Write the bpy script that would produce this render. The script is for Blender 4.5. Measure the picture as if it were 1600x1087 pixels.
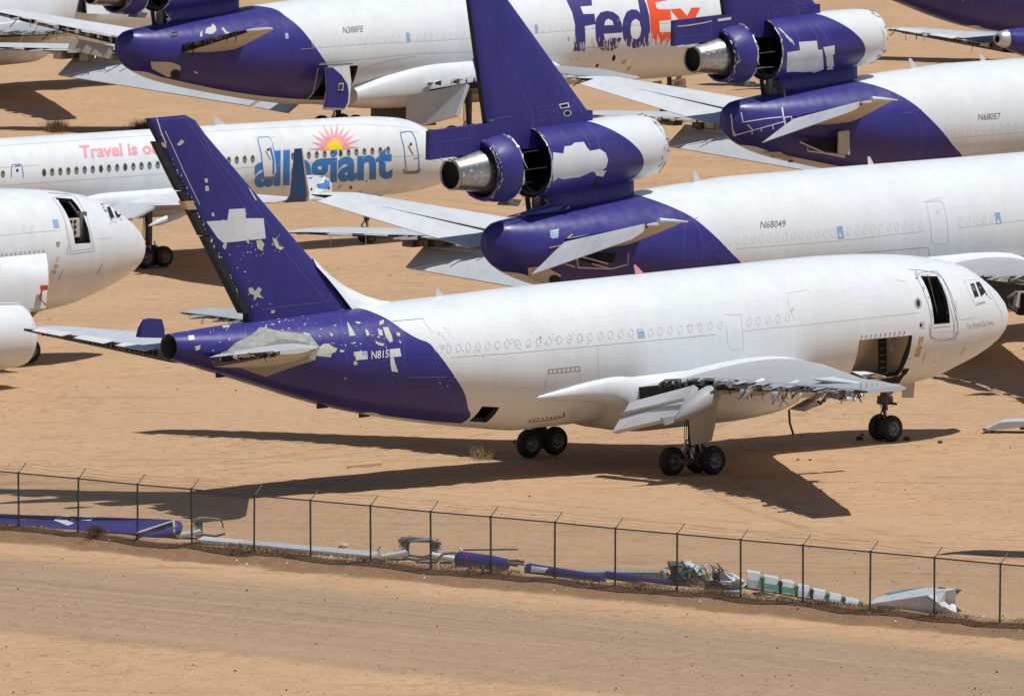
import bpy, bmesh, math, random
import numpy as np
from mathutils import Matrix, Vector
from mathutils.bvhtree import BVHTree
from mathutils.geometry import tessellate_polygon
R = math.radians
random.seed(7)
rng = np.random.default_rng(11)
SC = bpy.context.scene
for o in list(bpy.data.objects): bpy.data.objects.remove(o)
COL = SC.collection

# ------------------------------------------------------------------ camera, sky, sun
CAM_H, CAM_P, FPX = 50.41, R(5.5373), 17777.8
cam_d = bpy.data.cameras.new('camera'); cam = bpy.data.objects.new('camera', cam_d); COL.objects.link(cam)
cam_d.lens = 400; cam_d.sensor_width = 36; cam_d.clip_start = 5; cam_d.clip_end = 20000
cam.location = (0, 0, CAM_H); cam.rotation_euler = (R(90) - CAM_P, 0, 0)
SC.camera = cam
SUN = Vector((.42, -.10, 1)).normalized()
W = bpy.data.worlds.new('World'); SC.world = W; W.use_nodes = True
nt = W.node_tree; bg = nt.nodes['Background']; sky = nt.nodes.new('ShaderNodeTexSky')
sky.sky_type = 'NISHITA'; sky.sun_disc = False
sky.sun_elevation = math.asin(SUN.z); sky.sun_rotation = math.atan2(SUN.x, SUN.y)
sky.altitude = 700; sky.dust_density = 1.5
nt.links.new(sky.outputs[0], bg.inputs[0]); bg.inputs[1].default_value = 0.07
sl = bpy.data.lights.new('sun', 'SUN'); sl.energy = 4.3; sl.angle = R(0.53); sl.color = (1, .985, .955)
so = bpy.data.objects.new('sun', sl); COL.objects.link(so); so.location = (0, 400, 200)
so.rotation_euler = SUN.to_track_quat('Z', 'Y').to_euler()
SC.view_settings.view_transform = 'Standard'; SC.view_settings.look = 'None'
SC.view_settings.exposure = -0.08; SC.view_settings.gamma = 1
SC.cycles.max_bounces = 6; SC.cycles.use_denoising = True

# ------------------------------------------------------------------ photo <-> space helpers (surveying)
_c, _s = math.cos(CAM_P), math.sin(CAM_P)
def ray(px):
    a = (px[0] - 800) / FPX; b = -(px[1] - 543.5) / FPX
    return Vector((a, _c + b * _s, -_s + b * _c))
def ground(px, z=0.0):
    r = ray(px); k = (z - CAM_H) / r.z
    return Vector((r.x * k, r.y * k, z))

# ------------------------------------------------------------------ materials
MATS = {}
def nodes_of(name):
    m = bpy.data.materials.new(name); m.use_nodes = True
    MATS[name] = m; t = m.node_tree
    return m, t, t.nodes['Principled BSDF']
def noise(t, scale, detail=3, vec=None, rough=.55, dist=0):
    n = t.nodes.new('ShaderNodeTexNoise'); n.inputs['Scale'].default_value = scale
    n.inputs['Detail'].default_value = detail; n.inputs['Roughness'].default_value = rough
    n.inputs['Distortion'].default_value = dist
    if vec is not None: t.links.new(vec, n.inputs['Vector'])
    return n.outputs['Fac']
def mapping(t, vec, scale=(1, 1, 1), loc=(0, 0, 0), rot=(0, 0, 0)):
    n = t.nodes.new('ShaderNodeMapping'); t.links.new(vec, n.inputs[0])
    n.inputs['Scale'].default_value = scale; n.inputs['Location'].default_value = loc; n.inputs['Rotation'].default_value = rot
    return n.outputs[0]
def ramp(t, fac, stops):
    n = t.nodes.new('ShaderNodeValToRGB'); t.links.new(fac, n.inputs[0]); e = n.color_ramp.elements
    while len(e) < len(stops): e.new(.5)
    for i, (p, c) in enumerate(stops):
        e[i].position = p; e[i].color = (c, c, c, 1) if isinstance(c, (int, float)) else (*c, 1)
    return n.outputs[0]
def mixc(t, fac, a, b, blend='MIX'):
    n = t.nodes.new('ShaderNodeMix'); n.data_type = 'RGBA'; n.blend_type = blend
    for v, i in ((fac, 0), (a, 6), (b, 7)):
        if isinstance(v, (int, float)): n.inputs[i].default_value = v
        elif isinstance(v, tuple): n.inputs[i].default_value = (*v, 1)
        else: t.links.new(v, n.inputs[i])
    return n.outputs[2]
def mth(t, op, a, b=0.0, c=0.0):
    n = t.nodes.new('ShaderNodeMath'); n.operation = op
    for i, v in enumerate((a, b, c)):
        if isinstance(v, (int, float)): n.inputs[i].default_value = v
        else: t.links.new(v, n.inputs[i])
    return n.outputs[0]
def bump(t, h, bsdf, strength=.3, dist=.05):
    n = t.nodes.new('ShaderNodeBump'); n.inputs['Strength'].default_value = strength; n.inputs['Distance'].default_value = dist
    t.links.new(h, n.inputs['Height']); t.links.new(n.outputs[0], bsdf.inputs['Normal'])
def objco(t): return t.nodes.new('ShaderNodeTexCoord').outputs['Object']

WHITE = (.695, .72, .73); PURPLE = (.031, .027, .185)
def plain(name, col, rough=.5, metal=0, var=.12, sc=2.0, spec=.5):
    m, t, b = nodes_of(name); co = objco(t)
    n = noise(t, sc, 4, co)
    dk = tuple(c * (1 - var) for c in col); lt = tuple(min(1, c * (1 + var * .6)) for c in col)
    t.links.new(ramp(t, n, [(.3, dk), (.7, lt)]), b.inputs['Base Color'])
    b.inputs['Roughness'].default_value = rough; b.inputs['Metallic'].default_value = metal
    b.inputs['Specular IOR Level'].default_value = spec
    return m
def paint(name, col, var=.05, rough=.3):
    """weathered gloss paint: faint frame shading, streaks that run down, dust"""
    m, t, b = nodes_of(name); co = objco(t)
    st = noise(t, 1.0, 4, mapping(t, co, (1.6, 1.6, .22)))
    sp = noise(t, .35, 5, co)
    f = mth(t, 'ADD', mth(t, 'MULTIPLY', st, .5), mth(t, 'MULTIPLY', sp, .5))
    dk = tuple(c * (1 - 2.2 * var) for c in col); lt = tuple(min(.86, c * (1 + var)) for c in col)
    t.links.new(ramp(t, f, [(.3, dk), (.62, lt)]), b.inputs['Base Color'])
    t.links.new(ramp(t, noise(t, 3, 4, co), [(.3, rough - .07), (.7, rough + .15)]), b.inputs['Roughness'])
    b.inputs['Specular IOR Level'].default_value = .4
    return m
paint('white_paint', WHITE); paint('purple_paint', PURPLE, .08, .42); paint('grey_paint', (.50, .52, .54), .05, .42)
paint('grey_top', (.36, .37, .38), .06, .5); paint('light_grey', (.62, .64, .66), .06, .4); paint('blue_grey', (.085, .12, .17), .08, .45)
paint('beige_paint', (.50, .46, .40), .1, .45)
plain('dark', (.018, .017, .018), .8, 0, .5, 6); plain('black', (.006, .006, .007), .9, 0, .3, 6)
plain('interior', (.055, .052, .05), .8, 0, .5, 3); plain('liner', (.62, .54, .44), .7, 0, .2, 1.2); plain('patch_white', (.70, .70, .75), .35, 0, .03)
plain('rubber', (.018, .018, .019), .8, 0, .5, 9); plain('rim_metal', (.22, .22, .22), .5, .3, .3, 8)
plain('steel', (.42, .40, .36), .3, .9, .25, 5); plain('bright_metal', (.66, .67, .68), .35, .6, .25, 14); plain('grime_metal', (.12, .11, .10), .6, .3, .6, 5)
plain('primer', (.50, .49, .40), .6, 0, .18, 7); plain('primer_grey', (.46, .46, .49), .5, 0, .05, 2); plain('seal_grey', (.33, .33, .30), .55, .1, .25, 5)
plain('line_dark', (.16, .16, .17), .6); plain('line_soft', (.50, .50, .51), .6); plain('line_purple', (.12, .105, .27), .5); plain('line_rust', (.22, .12, .05), .8)
plain('blue_tape', (.28, .42, .58), .4); plain('line_faint', (.66, .68, .69), .5); plain('tan_patch', (.52, .34, .19), .6); plain('red', (.55, .05, .03), .5); plain('orange', (.78, .10, .015), .45)
plain('pink', (.80, .30, .33), .45); plain('yellow', (.85, .62, .01), .45); plain('sky_blue', (.03, .19, .52), .4); plain('navy', (.010, .065, .20), .4); plain('flame', (.70, .12, .02), .45)
plain('window_glass', (.055, .05, .045), .15, 0, .3, 3); plain('shade', (.25, .21, .15), .6); plain('green_zinc', (.05, .20, .11), .6, 0, .3, 4); plain('teal', (.035, .09, .12), .55, 0, .3, 4)
plain('cyan_paint', (.10, .27, .36), .4); plain('galvanised', (.085, .09, .10), .55, .3, .3, 9); plain('wire', (.21, .19, .17), .5, .4, .2, 9)
plain('wood', (.50, .36, .22), .8); plain('cloth', (.6, .48, .33), .9); plain('twig', (.16, .10, .05), .9, 0, .4, 9); plain('dry_straw', (.36, .25, .13), .9, 0, .4, 5)
plain('stone', (.20, .15, .11), .9, 0, .4, 9); plain('stone_dark', (.06, .06, .06), .9, 0, .4, 9)
plain('logo_purple', (.040, .033, .17), .4, 0, .05); plain('logo_orange', (.82, .085, .02), .4, 0, .05)

def fcurve(t, val, pts, x0, x1, y0, y1):
    """piecewise curve through pts mapped from [x0,x1] to [y0,y1]"""
    n = t.nodes.new('ShaderNodeFloatCurve'); c = n.mapping.curves[0]; p = c.points
    pts = sorted(((a - x0) / (x1 - x0), (b - y0) / (y1 - y0)) for a, b in pts)
    p[0].location = (0, pts[0][1]); p[1].location = (1, pts[-1][1])
    for a, b in pts:
        if 0.001 < a < .999: p.new(a, b)
    for q in p: q.handle_type = 'AUTO_CLAMPED'
    n.mapping.update()
    t.links.new(mth(t, 'DIVIDE', mth(t, 'SUBTRACT', val, x0), x1 - x0), n.inputs['Value'])
    return mth(t, 'ADD', mth(t, 'MULTIPLY', n.outputs[0], y1 - y0), y0)
def livery(name, front, belly=None, chips=0):
    """white body with a purple tail: front = [(z, station)] of the boundary, belly = [(station, z)] below which it is bare"""
    m, t, b = nodes_of(name); co = objco(t)
    s = t.nodes.new('ShaderNodeSeparateXYZ'); t.links.new(co, s.inputs[0])
    st = mth(t, 'SUBTRACT', 20.0, s.outputs[0]); z = s.outputs[2]
    f = fcurve(t, z, front, 1.0, 9.5, 20, 60)
    mask = mth(t, 'GREATER_THAN', mth(t, 'SUBTRACT', st, f), 0.0)
    if belly:
        mask = mth(t, 'MULTIPLY', mask, mth(t, 'GREATER_THAN', mth(t, 'SUBTRACT', z, fcurve(t, st, belly, 20, 60, 0, 9)), 0.0))
    # keyline of primer along the boundary
    stv = noise(t, 1.0, 4, mapping(t, co, (1.6, 1.6, .22))); sp = noise(t, .35, 5, co)
    ff = mth(t, 'ADD', mth(t, 'MULTIPLY', stv, .5), mth(t, 'MULTIPLY', sp, .5))
    w = ramp(t, ff, [(.3, (.64, .665, .675)), (.62, (.71, .74, .75))])
    dust = ramp(t, noise(t, .7, 5, mapping(t, co, (.35, 1, 1))), [(.35, 1.0), (.75, .0)])
    p = ramp(t, ff, [(.3, tuple(c * .82 for c in PURPLE)), (.62, tuple(c * 1.12 for c in PURPLE))])
    # chalked, paler paint where the sun has worked on it longest
    p = mixc(t, mth(t, 'MULTIPLY', dust, .22), p, (.10, .085, .27))
    if chips:
        cn = noise(t, 2.6, 2, co, .4); c2 = noise(t, .45, 2, co)
        chipm = mth(t, 'MULTIPLY', mth(t, 'GREATER_THAN', cn, .735), mth(t, 'GREATER_THAN', c2, .5))
        p = mixc(t, chipm, p, (.52, .51, .45))
    # frame / stringer lines, barely there
    fr = mth(t, 'LESS_THAN', mth(t, 'ABSOLUTE', mth(t, 'SUBTRACT', mth(t, 'FRACT', mth(t, 'DIVIDE', st, 2.66)), .5)), .0035)
    w = mixc(t, mth(t, 'MULTIPLY', fr, .22), w, (.45, .45, .45))
    p = mixc(t, mth(t, 'MULTIPLY', fr, .35), p, (.02, .015, .08))
    lap = mth(t, 'LESS_THAN', mth(t, 'ABSOLUTE', mth(t, 'SUBTRACT', mth(t, 'FRACT', mth(t, 'DIVIDE', mth(t, 'ADD', z, .35), 1.27)), .5)), .010)
    riv = mth(t, 'MULTIPLY', mth(t, 'LESS_THAN', mth(t, 'ABSOLUTE', mth(t, 'SUBTRACT', mth(t, 'FRACT', mth(t, 'DIVIDE', st, .533)), .5)), .012), ramp(t, noise(t, .6, 3, co), [(.45, 0), (.6, 1)]))
    w = mixc(t, mth(t, 'MULTIPLY', mth(t, 'MAXIMUM', lap, riv), .16), w, (.40, .40, .40))
    scuff = mth(t, 'MULTIPLY', ramp(t, noise(t, 1.3, 6, mapping(t, co, (.6, 1, 2.2)), .7), [(.60, 0), (.72, 1)]), .09); w = mixc(t, scuff, w, (.50, .46, .42))
    t.links.new(mixc(t, mask, w, p), b.inputs['Base Color'])
    t.links.new(ramp(t, noise(t, 2.2, 4, co), [(.3, .26), (.7, .42)]), b.inputs['Roughness'])
    b.inputs['Specular IOR Level'].default_value = .32
    wv = mth(t, 'SINE', mth(t, 'MULTIPLY', st, 11.8)); bump(t, mth(t, 'ADD', wv, mth(t, 'MULTIPLY', noise(t, .9, 3, co), 3)), b, .045, .02)
    return m

# ------------------------------------------------------------------ mesh building
def L(st, sb, z): return (20.0 - st, -sb, z)      # station aft of the nose, metres to starboard, height
class Part:
    all = []
    def __init__(s, name, parent=None, mats=('white_paint',), craft=None):
        s.name, s.parent, s.mats, s.craft = name, parent, list(mats), craft
        s.v, s.f, s.m, s.sm = [], [], [], []; s.obj = None; s.bvh = None; s.tags = {}; s.loc = None
        Part.all.append(s)
    def mi(s, mat):
        if isinstance(mat, int): return mat
        if mat not in s.mats: s.mats.append(mat)
        return s.mats.index(mat)
    def add(s, vs, fs, mat=0, smooth=True):
        k = len(s.v); s.v += [tuple(v) for v in vs]; i = s.mi(mat)
        for f in fs: s.f.append(tuple(a + k for a in f)); s.m.append(i); s.sm.append(smooth)
        s.bvh = None
    def loft(s, rings, mat=0, close=True, cap0=None, cap1=None, smooth=True, skip=None):
        n = len(rings[0]); vs = [p for r in rings for p in r]; fs = []
        for i in range(len(rings) - 1):
            for j in range(n if close else n - 1):
                if skip and skip(i, j): continue
                a, b = i * n + j, i * n + (j + 1) % n
                fs.append((a, b, b + n, a + n))
        s.add(vs, fs, mat, smooth)
        if cap0 is not None: s.add(rings[0], [tuple(range(n))], cap0, False)
        if cap1 is not None: s.add(rings[-1], [tuple(range(n))[::-1]], cap1, False)
    def box(s, lo, hi, mat=0, M=None):
        vs = [Vector((x, y, z)) for x in (lo[0], hi[0]) for y in (lo[1], hi[1]) for z in (lo[2], hi[2])]
        if M: vs = [M @ v for v in vs]
        s.add(vs, [(0, 1, 3, 2), (4, 6, 7, 5), (0, 4, 5, 1), (2, 3, 7, 6), (0, 2, 6, 4), (1, 5, 7, 3)], mat, False)
    def hexa(s, p, mat=0, smooth=False):     # 8 points: bottom ring 4, top ring 4
        s.add(p, [(0, 3, 2, 1), (4, 5, 6, 7), (0, 1, 5, 4), (1, 2, 6, 5), (2, 3, 7, 6), (3, 0, 4, 7)], mat, smooth)
    def slab(s, poly, off, mat=0):           # polygon + offset vector -> solid
        off = Vector(off); a = [Vector(p) for p in poly]; b = [p + off for p in a]; n = len(a)
        s.add(a + b, [tuple(range(n))[::-1], tuple(range(n, 2 * n))] + [(i, (i + 1) % n, (i + 1) % n + n, i + n) for i in range(n)], mat, False)
    def tube(s, pts, r, mat=0, n=8, caps=True):
        pts = [Vector(p) for p in pts]; rr = r if isinstance(r, (list, tuple)) else [r] * len(pts); rings = []
        for i, p in enumerate(pts):
            d = (pts[min(i + 1, len(pts) - 1)] - pts[max(i - 1, 0)]).normalized()
            u = d.cross(Vector((0, 0, 1)) if abs(d.z) < .9 else Vector((0, 1, 0))).normalized(); w = d.cross(u)
            rings.append([p + (u * math.cos(a) + w * math.sin(a)) * rr[i] for a in [2 * math.pi * k / n for k in range(n)]])
        s.loft(rings, mat, True, mat if caps else None, mat if caps else None)
    def lathe(s, o, d, prof, mat=0, n=32, arc=None, cap0=None, cap1=None, jitter=0):
        """prof [(distance along d, radius)]"""
        o = Vector(o); d = Vector(d).normalized()
        u = d.cross(Vector((0, 0, 1)) if abs(d.z) < .9 else Vector((1, 0, 0))).normalized(); w = d.cross(u)
        rings = [[o + d * (x + (random.uniform(-jitter, jitter) if jitter else 0)) + (u * math.cos(a) + w * math.sin(a)) * r for a in [2 * math.pi * k / n for k in range(n)]] for x, r in prof]
        s.loft(rings, mat, True, cap0, cap1)
    def build(s):
        me = bpy.data.meshes.new(s.name); me.from_pydata(s.v, [], s.f)
        for m in s.mats: me.materials.append(MATS[m])
        me.polygons.foreach_set('material_index', s.m); me.polygons.foreach_set('use_smooth', s.sm); me.update()
        o = bpy.data.objects.new(s.name, me); COL.objects.link(o)
        par = s.parent.obj if isinstance(s.parent, Part) else s.parent
        if par is not None: o.parent = par
        if s.loc is not None: o.matrix_local = s.loc
        for k, v in s.tags.items(): o[k] = v
        s.obj = o; return o
def build_all():
    for p in Part.all:
        if p.obj is None and p.f: p.build()
    Part.all.clear()
def tag(o, label, cat=None, group=None, kind=None):
    t = o.tags if isinstance(o, Part) else o
    if label: t['label'] = label
    if cat: t['category'] = cat
    if group: t['group'] = group
    if kind: t['kind'] = kind
    return o
def thing(name, label, cat, M, group=None):
    o = bpy.data.objects.new(name, None); COL.objects.link(o); o.empty_display_size = .5
    o.matrix_world = M; tag(o, label, cat, group); return o

# ---- laying marks, letters and outlines on real surfaces
def fill(loops, grid):
    bm = bmesh.new()
    pts = [Vector((p[0], p[1], 0)) for l in loops for p in l]
    tris = tessellate_polygon([[Vector((p[0], p[1], 0)) for p in l] for l in loops])
    vs = [bm.verts.new(p) for p in pts]
    for t in tris:
        try: bm.faces.new([vs[i] for i in t])
        except Exception: pass
    return bisect(bm, grid)
def bisect(bm, grid):
    xs = [v.co.x for v in bm.verts]; ys = [v.co.y for v in bm.verts]
    if not xs: return [], []
    for ax, lo, hi in ((0, min(xs), max(xs)), (1, min(ys), max(ys))):
        k = math.floor(lo / grid) + 1
        while k * grid < hi:
            co = Vector((k * grid, 0, 0)) if ax == 0 else Vector((0, k * grid, 0)); no = Vector((1, 0, 0)) if ax == 0 else Vector((0, 1, 0))
            bmesh.ops.bisect_plane(bm, geom=bm.verts[:] + bm.edges[:] + bm.faces[:], plane_co=co, plane_no=no, dist=1e-5); k += 1
    bm.verts.index_update()
    r = [tuple(v.co) for v in bm.verts], [tuple(v.index for v in f.verts) for f in bm.faces]
    bm.free(); return r
def lay(part, data, mat, off=.006, M=None):
    """cast survey rays through photo points onto this part's own surface"""
    vs, fs = data
    if part.bvh is None:
        k = getattr(part, 'base', len(part.f)); part.base = k
        part.bvh_s = BVHTree.FromPolygons([Vector(v) for v in part.v], part.f[:k]); part.bvh = True
    Mi = (M if M is not None else part.craft).inverted(); o = Mi @ Vector((0, 0, CAM_H)); out = {}; nv = []
    for i, v in enumerate(vs):
        d = (Mi.to_3x3() @ ray(v)).normalized()
        hit, no, idx, _ = part.bvh_s.ray_cast(o, d)
        if hit is None: continue
        if no.dot(d) > 0: no = -no
        out[i] = len(nv); nv.append(hit + no * off)
    ff = [tuple(out[i] for i in f) for f in fs if all(i in out for i in f)]
    ok = []
    for f in ff:
        ps = [nv[i] for i in f]
        if max((a - b).length for a in ps for b in ps) < 1.6: ok.append(f)
    keep = part.bvh; part.add(nv, ok, mat, True); part.bvh = keep
def mark(part, loops, mat, off=.006, grid=7, M=None):
    if not isinstance(loops[0][0], (list, tuple)): loops = [loops]
    lay(part, fill(loops, grid), mat, off, M)
def line(part, pts, w, mat, off=.008, M=None, closed=False, seg=6):
    if closed: pts = list(pts) + [pts[0]]
    P = []
    for a, b in zip(pts[:-1], pts[1:]):
        n = max(1, int(math.dist(a, b) / seg))
        P += [(a[0] + (b[0] - a[0]) * i / n, a[1] + (b[1] - a[1]) * i / n) for i in range(n)]
    P.append(pts[-1]); vs = []; fs = []
    for i, p in enumerate(P):
        a, b = P[max(i - 1, 0)], P[min(i + 1, len(P) - 1)]; d = math.dist(a, b) or 1
        nx, ny = -(b[1] - a[1]) / d * w / 2, (b[0] - a[0]) / d * w / 2
        vs += [(p[0] + nx, p[1] + ny), (p[0] - nx, p[1] - ny)]
        if i: fs.append((2 * i - 2, 2 * i - 1, 2 * i + 1, 2 * i))
    lay(part, (vs, fs), mat, off, M)
def blob(part, c, rx, ry, mat, n=14, jag=.3, off=.006, M=None, rot=0):
    pts = []
    for k in range(n):
        a = 2 * math.pi * k / n; q = 1 + random.uniform(-jag, jag); x, y = rx * q * math.cos(a), ry * q * math.sin(a)
        pts.append((c[0] + x * math.cos(rot) - y * math.sin(rot), c[1] + x * math.sin(rot) + y * math.cos(rot)))
    mark(part, [pts], mat, off, 5, M)
def oval(c, rx, ry, n=14, rot=0):
    return [(c[0] + rx * math.cos(a) * math.cos(rot) - ry * math.sin(a) * math.sin(rot), c[1] + rx * math.cos(a) * math.sin(rot) + ry * math.sin(a) * math.cos(rot)) for a in [2 * math.pi * k / n for k in range(n)]]
def lettering(part, text, p0, p1, up, mat, bold=0, off=.008, grid=7, M=None, space=1.0, body='H'):
    """text from p0 to p1 (photo points of the baseline); up = vector of a capital's height"""
    def outline(tx):
        cu = bpy.data.curves.new('letters', 'FONT'); cu.body = tx; cu.offset = bold; cu.space_character = space; cu.resolution_u = 3
        ob = bpy.data.objects.new('letters', cu); COL.objects.link(ob)
        me = ob.to_mesh(); bm = bmesh.new(); bm.from_mesh(me); ob.to_mesh_clear(); bpy.data.objects.remove(ob); bpy.data.curves.remove(cu)
        return bm
    bm = outline(text); h = outline(body); ch = max(v.co.y for v in h.verts) - bold; h.free()
    x0 = min(v.co.x for v in bm.verts); x1 = max(v.co.x for v in bm.verts)
    for v in bm.verts:
        a = (v.co.x - x0) / (x1 - x0); b = v.co.y / ch
        v.co = Vector((p0[0] + (p1[0] - p0[0]) * a + up[0] * b, p0[1] + (p1[1] - p0[1]) * a + up[1] * b, 0))
    lay(part, bisect(bm, grid), mat, off, M)

# ------------------------------------------------------------------ aircraft pieces
def craft_matrix(X, Y, t, pitch=0, z0=0):
    return Matrix.Translation((X, Y, z0)) @ Matrix.Rotation(R(t), 4, 'Z') @ Matrix.Rotation(-R(pitch), 4, 'Y')
def interp(tab):
    T = np.array(tab, float); x = T[:, 0]
    d = np.zeros_like(T[:, 1:])
    for j in range(1, T.shape[1]):
        y = T[:, j]; s = np.diff(y) / np.diff(x); m = np.zeros(len(x)); m[0], m[-1] = s[0], s[-1]
        for i in range(1, len(x) - 1): m[i] = 0 if s[i - 1] * s[i] <= 0 else 2 * s[i - 1] * s[i] / (s[i - 1] + s[i])
        d[:, j - 1] = m
    def f(q):
        i = int(min(max(np.searchsorted(x, q) - 1, 0), len(x) - 2)); h = x[i + 1] - x[i]; u = (q - x[i]) / h
        u = min(max(u, 0), 1); a, b, c, e = 2*u**3-3*u*u+1, u**3-2*u*u+u, -2*u**3+3*u*u, u**3-u*u
        return a * T[i, 1:] + b * h * d[i] + c * T[i + 1, 1:] + e * h * d[i + 1]
    return f
def body_point(prof, st, th, inset=0):
    t, b, w = prof(st); zc, h = (t + b) / 2, (t - b) / 2
    return L(st, (w - inset) * math.sin(th), zc + (h - inset) * math.cos(th))
def fuselage(part, prof, s0, s1, mat, holes=(), step=.45, nth=64, cap1=None):
    """holes: (st0, st1, th0, th1) door openings cut clean out of the skin"""
    S = set(np.round(np.concatenate([[s0, s0 + .05, s0 + .12, s0 + .25], np.arange(s0 + .4, s1, step), [s1]]), 3))
    TH = set(np.round(np.linspace(0, 2 * math.pi, nth, endpoint=False), 4))
    for a, b, c, d in holes: S |= {a, b}; TH |= {c, d}
    def clean(vals, hard, eps):
        out = []
        for v in sorted(vals):
            if out and v - out[-1] < eps:
                if v in hard: out[-1] = v if out[-1] not in hard else out[-1]
                if v in hard and out[-1] != v: out.append(v)
                continue
            out.append(v)
        return out
    S = clean(S, {q for h in holes for q in h[:2]}, .04); TH = clean(TH, {q for h in holes for q in h[2:]}, .02)
    inh = lambda i, j: any(S[i] >= a - 1e-4 and S[i + 1] <= b + 1e-4 and TH[j] >= c - 1e-4 and (TH[j + 1] if j + 1 < len(TH) else 7) <= d + 1e-4 for a, b, c, d in holes)
    part.loft([[body_point(prof, s, t) for t in TH] for s in S], mat, True, None, cap1, True, inh)
    for a, b, c, d in holes:      # reveals
        ts = [t for t in TH if c <= t <= d]; ss = [s for s in S if a <= s <= b]; q = .22
        loop = [(s, c) for s in ss] + [(b, t) for t in ts[1:]] + [(s, d) for s in ss[::-1][1:]] + [(a, t) for t in ts[::-1][1:-1]]
        part.loft([[body_point(prof, s, t) for s, t in loop], [body_point(prof, s, t, q) for s, t in loop]], 'interior', True, smooth=False)
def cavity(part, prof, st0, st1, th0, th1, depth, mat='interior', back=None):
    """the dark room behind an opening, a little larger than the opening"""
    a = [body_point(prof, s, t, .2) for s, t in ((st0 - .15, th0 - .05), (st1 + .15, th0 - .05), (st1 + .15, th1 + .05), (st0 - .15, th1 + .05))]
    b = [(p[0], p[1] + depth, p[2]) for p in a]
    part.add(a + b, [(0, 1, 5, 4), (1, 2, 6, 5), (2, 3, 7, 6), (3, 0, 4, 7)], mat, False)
    part.add(b, [(0, 1, 2, 3)], back or mat, False)
def airfoil(c, t, cut=1.0, n=12, camber=.015):
    up, lo = [], []
    for k in range(n + 1):
        u = cut * (1 - math.cos(math.pi * k / n / 2)) if k else 0
        y = 5 * t * (.2969 * math.sqrt(u) - .126 * u - .3516 * u * u + .2843 * u ** 3 - .1015 * u ** 4)
        m = camber * 4 * u * (1 - u); up.append((u * c, (m + y) * c)); lo.append((u * c, (m - y) * c))
    return up[::-1] + lo[1:]          # from upper trailing edge round the nose to lower trailing edge
def surface(part, secs, up_mat, low_mat, te_mat='dark', tip_mat=None, vertical=False, camber=.015, tip=True, root=False, le_mat=None, n=12):
    """secs: dicts y, le, z, c, t, [cut, tw]. Vertical: y is height, z is lateral offset"""
    rings = []
    for s in secs:
        a = R(s.get('tw', 0)); pts = []
        for x, h in airfoil(s['c'], s['t'], s.get('cut', 1), n, camber):
            x2 = x * math.cos(a) + h * math.sin(a); h2 = h * math.cos(a) - x * math.sin(a)
            pts.append(L(s['le'] + x2, s['z'] + h2, s['y']) if vertical else L(s['le'] + x2, s['y'], s['z'] + h2))
        rings.append(pts)
    m = len(rings[0]); vs = [p for r in rings for p in r]
    g = {up_mat: [], low_mat: [], te_mat: []}
    if le_mat: g[le_mat] = []
    for i in range(len(rings) - 1):
        for j in range(m):
            a, b = i * m + j, i * m + (j + 1) % m
            q = te_mat if j == m - 1 else (up_mat if j < n else low_mat)
            if le_mat and n - 4 <= j < n + 3: q = le_mat
            g[q].append((a, b, b + m, a + m))
    k = len(part.v)
    part.v += [tuple(v) for v in vs]
    for mt, fs in g.items():
        i = part.mi(mt)
        for f in fs: part.f.append(tuple(a + k for a in f)); part.m.append(i); part.sm.append(mt != te_mat)
    if tip: part.add(rings[-1], [tuple(range(m))], tip_mat or up_mat, False)
    if root: part.add(rings[0], [tuple(range(m))], low_mat, False)
    return rings
def ribs(part, secs, n, depth, mat='bright_metal', seed=1, fill_mat='grime_metal', y0=None, y1=None):
    """torn trailing edge: rib ends, stringers and rods standing behind the rear spar"""
    rr = random.Random(seed); ys = [s['y'] for s in secs]
    y0 = ys[0] if y0 is None else y0; y1 = ys[-1] if y1 is None else y1
    def at(y):
        for a, b in zip(secs[:-1], secs[1:]):
            if min(a['y'], b['y']) - 1e-6 <= y <= max(a['y'], b['y']) + 1e-6:
                u = (y - a['y']) / (b['y'] - a['y']); f = lambda k, d=0: a.get(k, d) + (b.get(k, d) - a.get(k, d)) * u
                c, cut, t = f('c'), f('cut', 1), f('t'); h = 5 * t * c * (.2969*cut**.5-.126*cut-.3516*cut**2+.2843*cut**3-.1015*cut**4)
                return f('le') + c * cut, f('z') + .015 * 4 * cut * (1 - cut) * c, h
        return at(max(min(y, max(ys)), min(ys)))
    for i in range(n):
        y = y0 + (y1 - y0) * (i + rr.uniform(.2, .8)) / n; st, z, h = at(y); d = depth * rr.choice((.2, .35, .6, .9, 1.25)) * rr.uniform(.8, 1.2); w = rr.choice((.02, .03, .05))
        p = [L(st - .02, y, z - h * .9), L(st + d, y, z - h * .35), L(st + d * .9, y, z + h * .3), L(st - .02, y, z + h * .93)]
        part.slab(p, (0, w, 0), mat if rr.random() < .6 else fill_mat)
        if rr.random() < .7:
            y2 = y + (y1 - y0) / n * rr.uniform(.5, 1.6); e = at(y2)
            part.tube([L(st + d * .6, y, z), L(e[0] + d * .5, y2, e[1] + rr.uniform(-h, h) * .5)], .03, mat if rr.random() < .5 else fill_mat, 5)
        if rr.random() < .45: part.tube([L(st + d * .3, y, z - h * .5), L(st + d * rr.uniform(.3, 1), y + rr.uniform(-.2, .2), z - h - rr.uniform(.1, .5))], rr.uniform(.012, .035), rr.choice((mat, fill_mat, 'dark', 'bright_metal')), 4)
        if rr.random() < .5:
            y2 = y + (y1 - y0) / n * rr.uniform(.5, 1.8); e = at(y2); d2 = d * rr.uniform(.4, .9)
            part.add([L(st - .02, y, z + h * .97), L(e[0] - .02, y2, e[1] + e[2] * .97), L(e[0] + d2, y2 * .999, e[1] + e[2] * .55), L(st + d2 * .8, y, z + h * .5)], [(0, 1, 2, 3)], mat, False)
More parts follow.
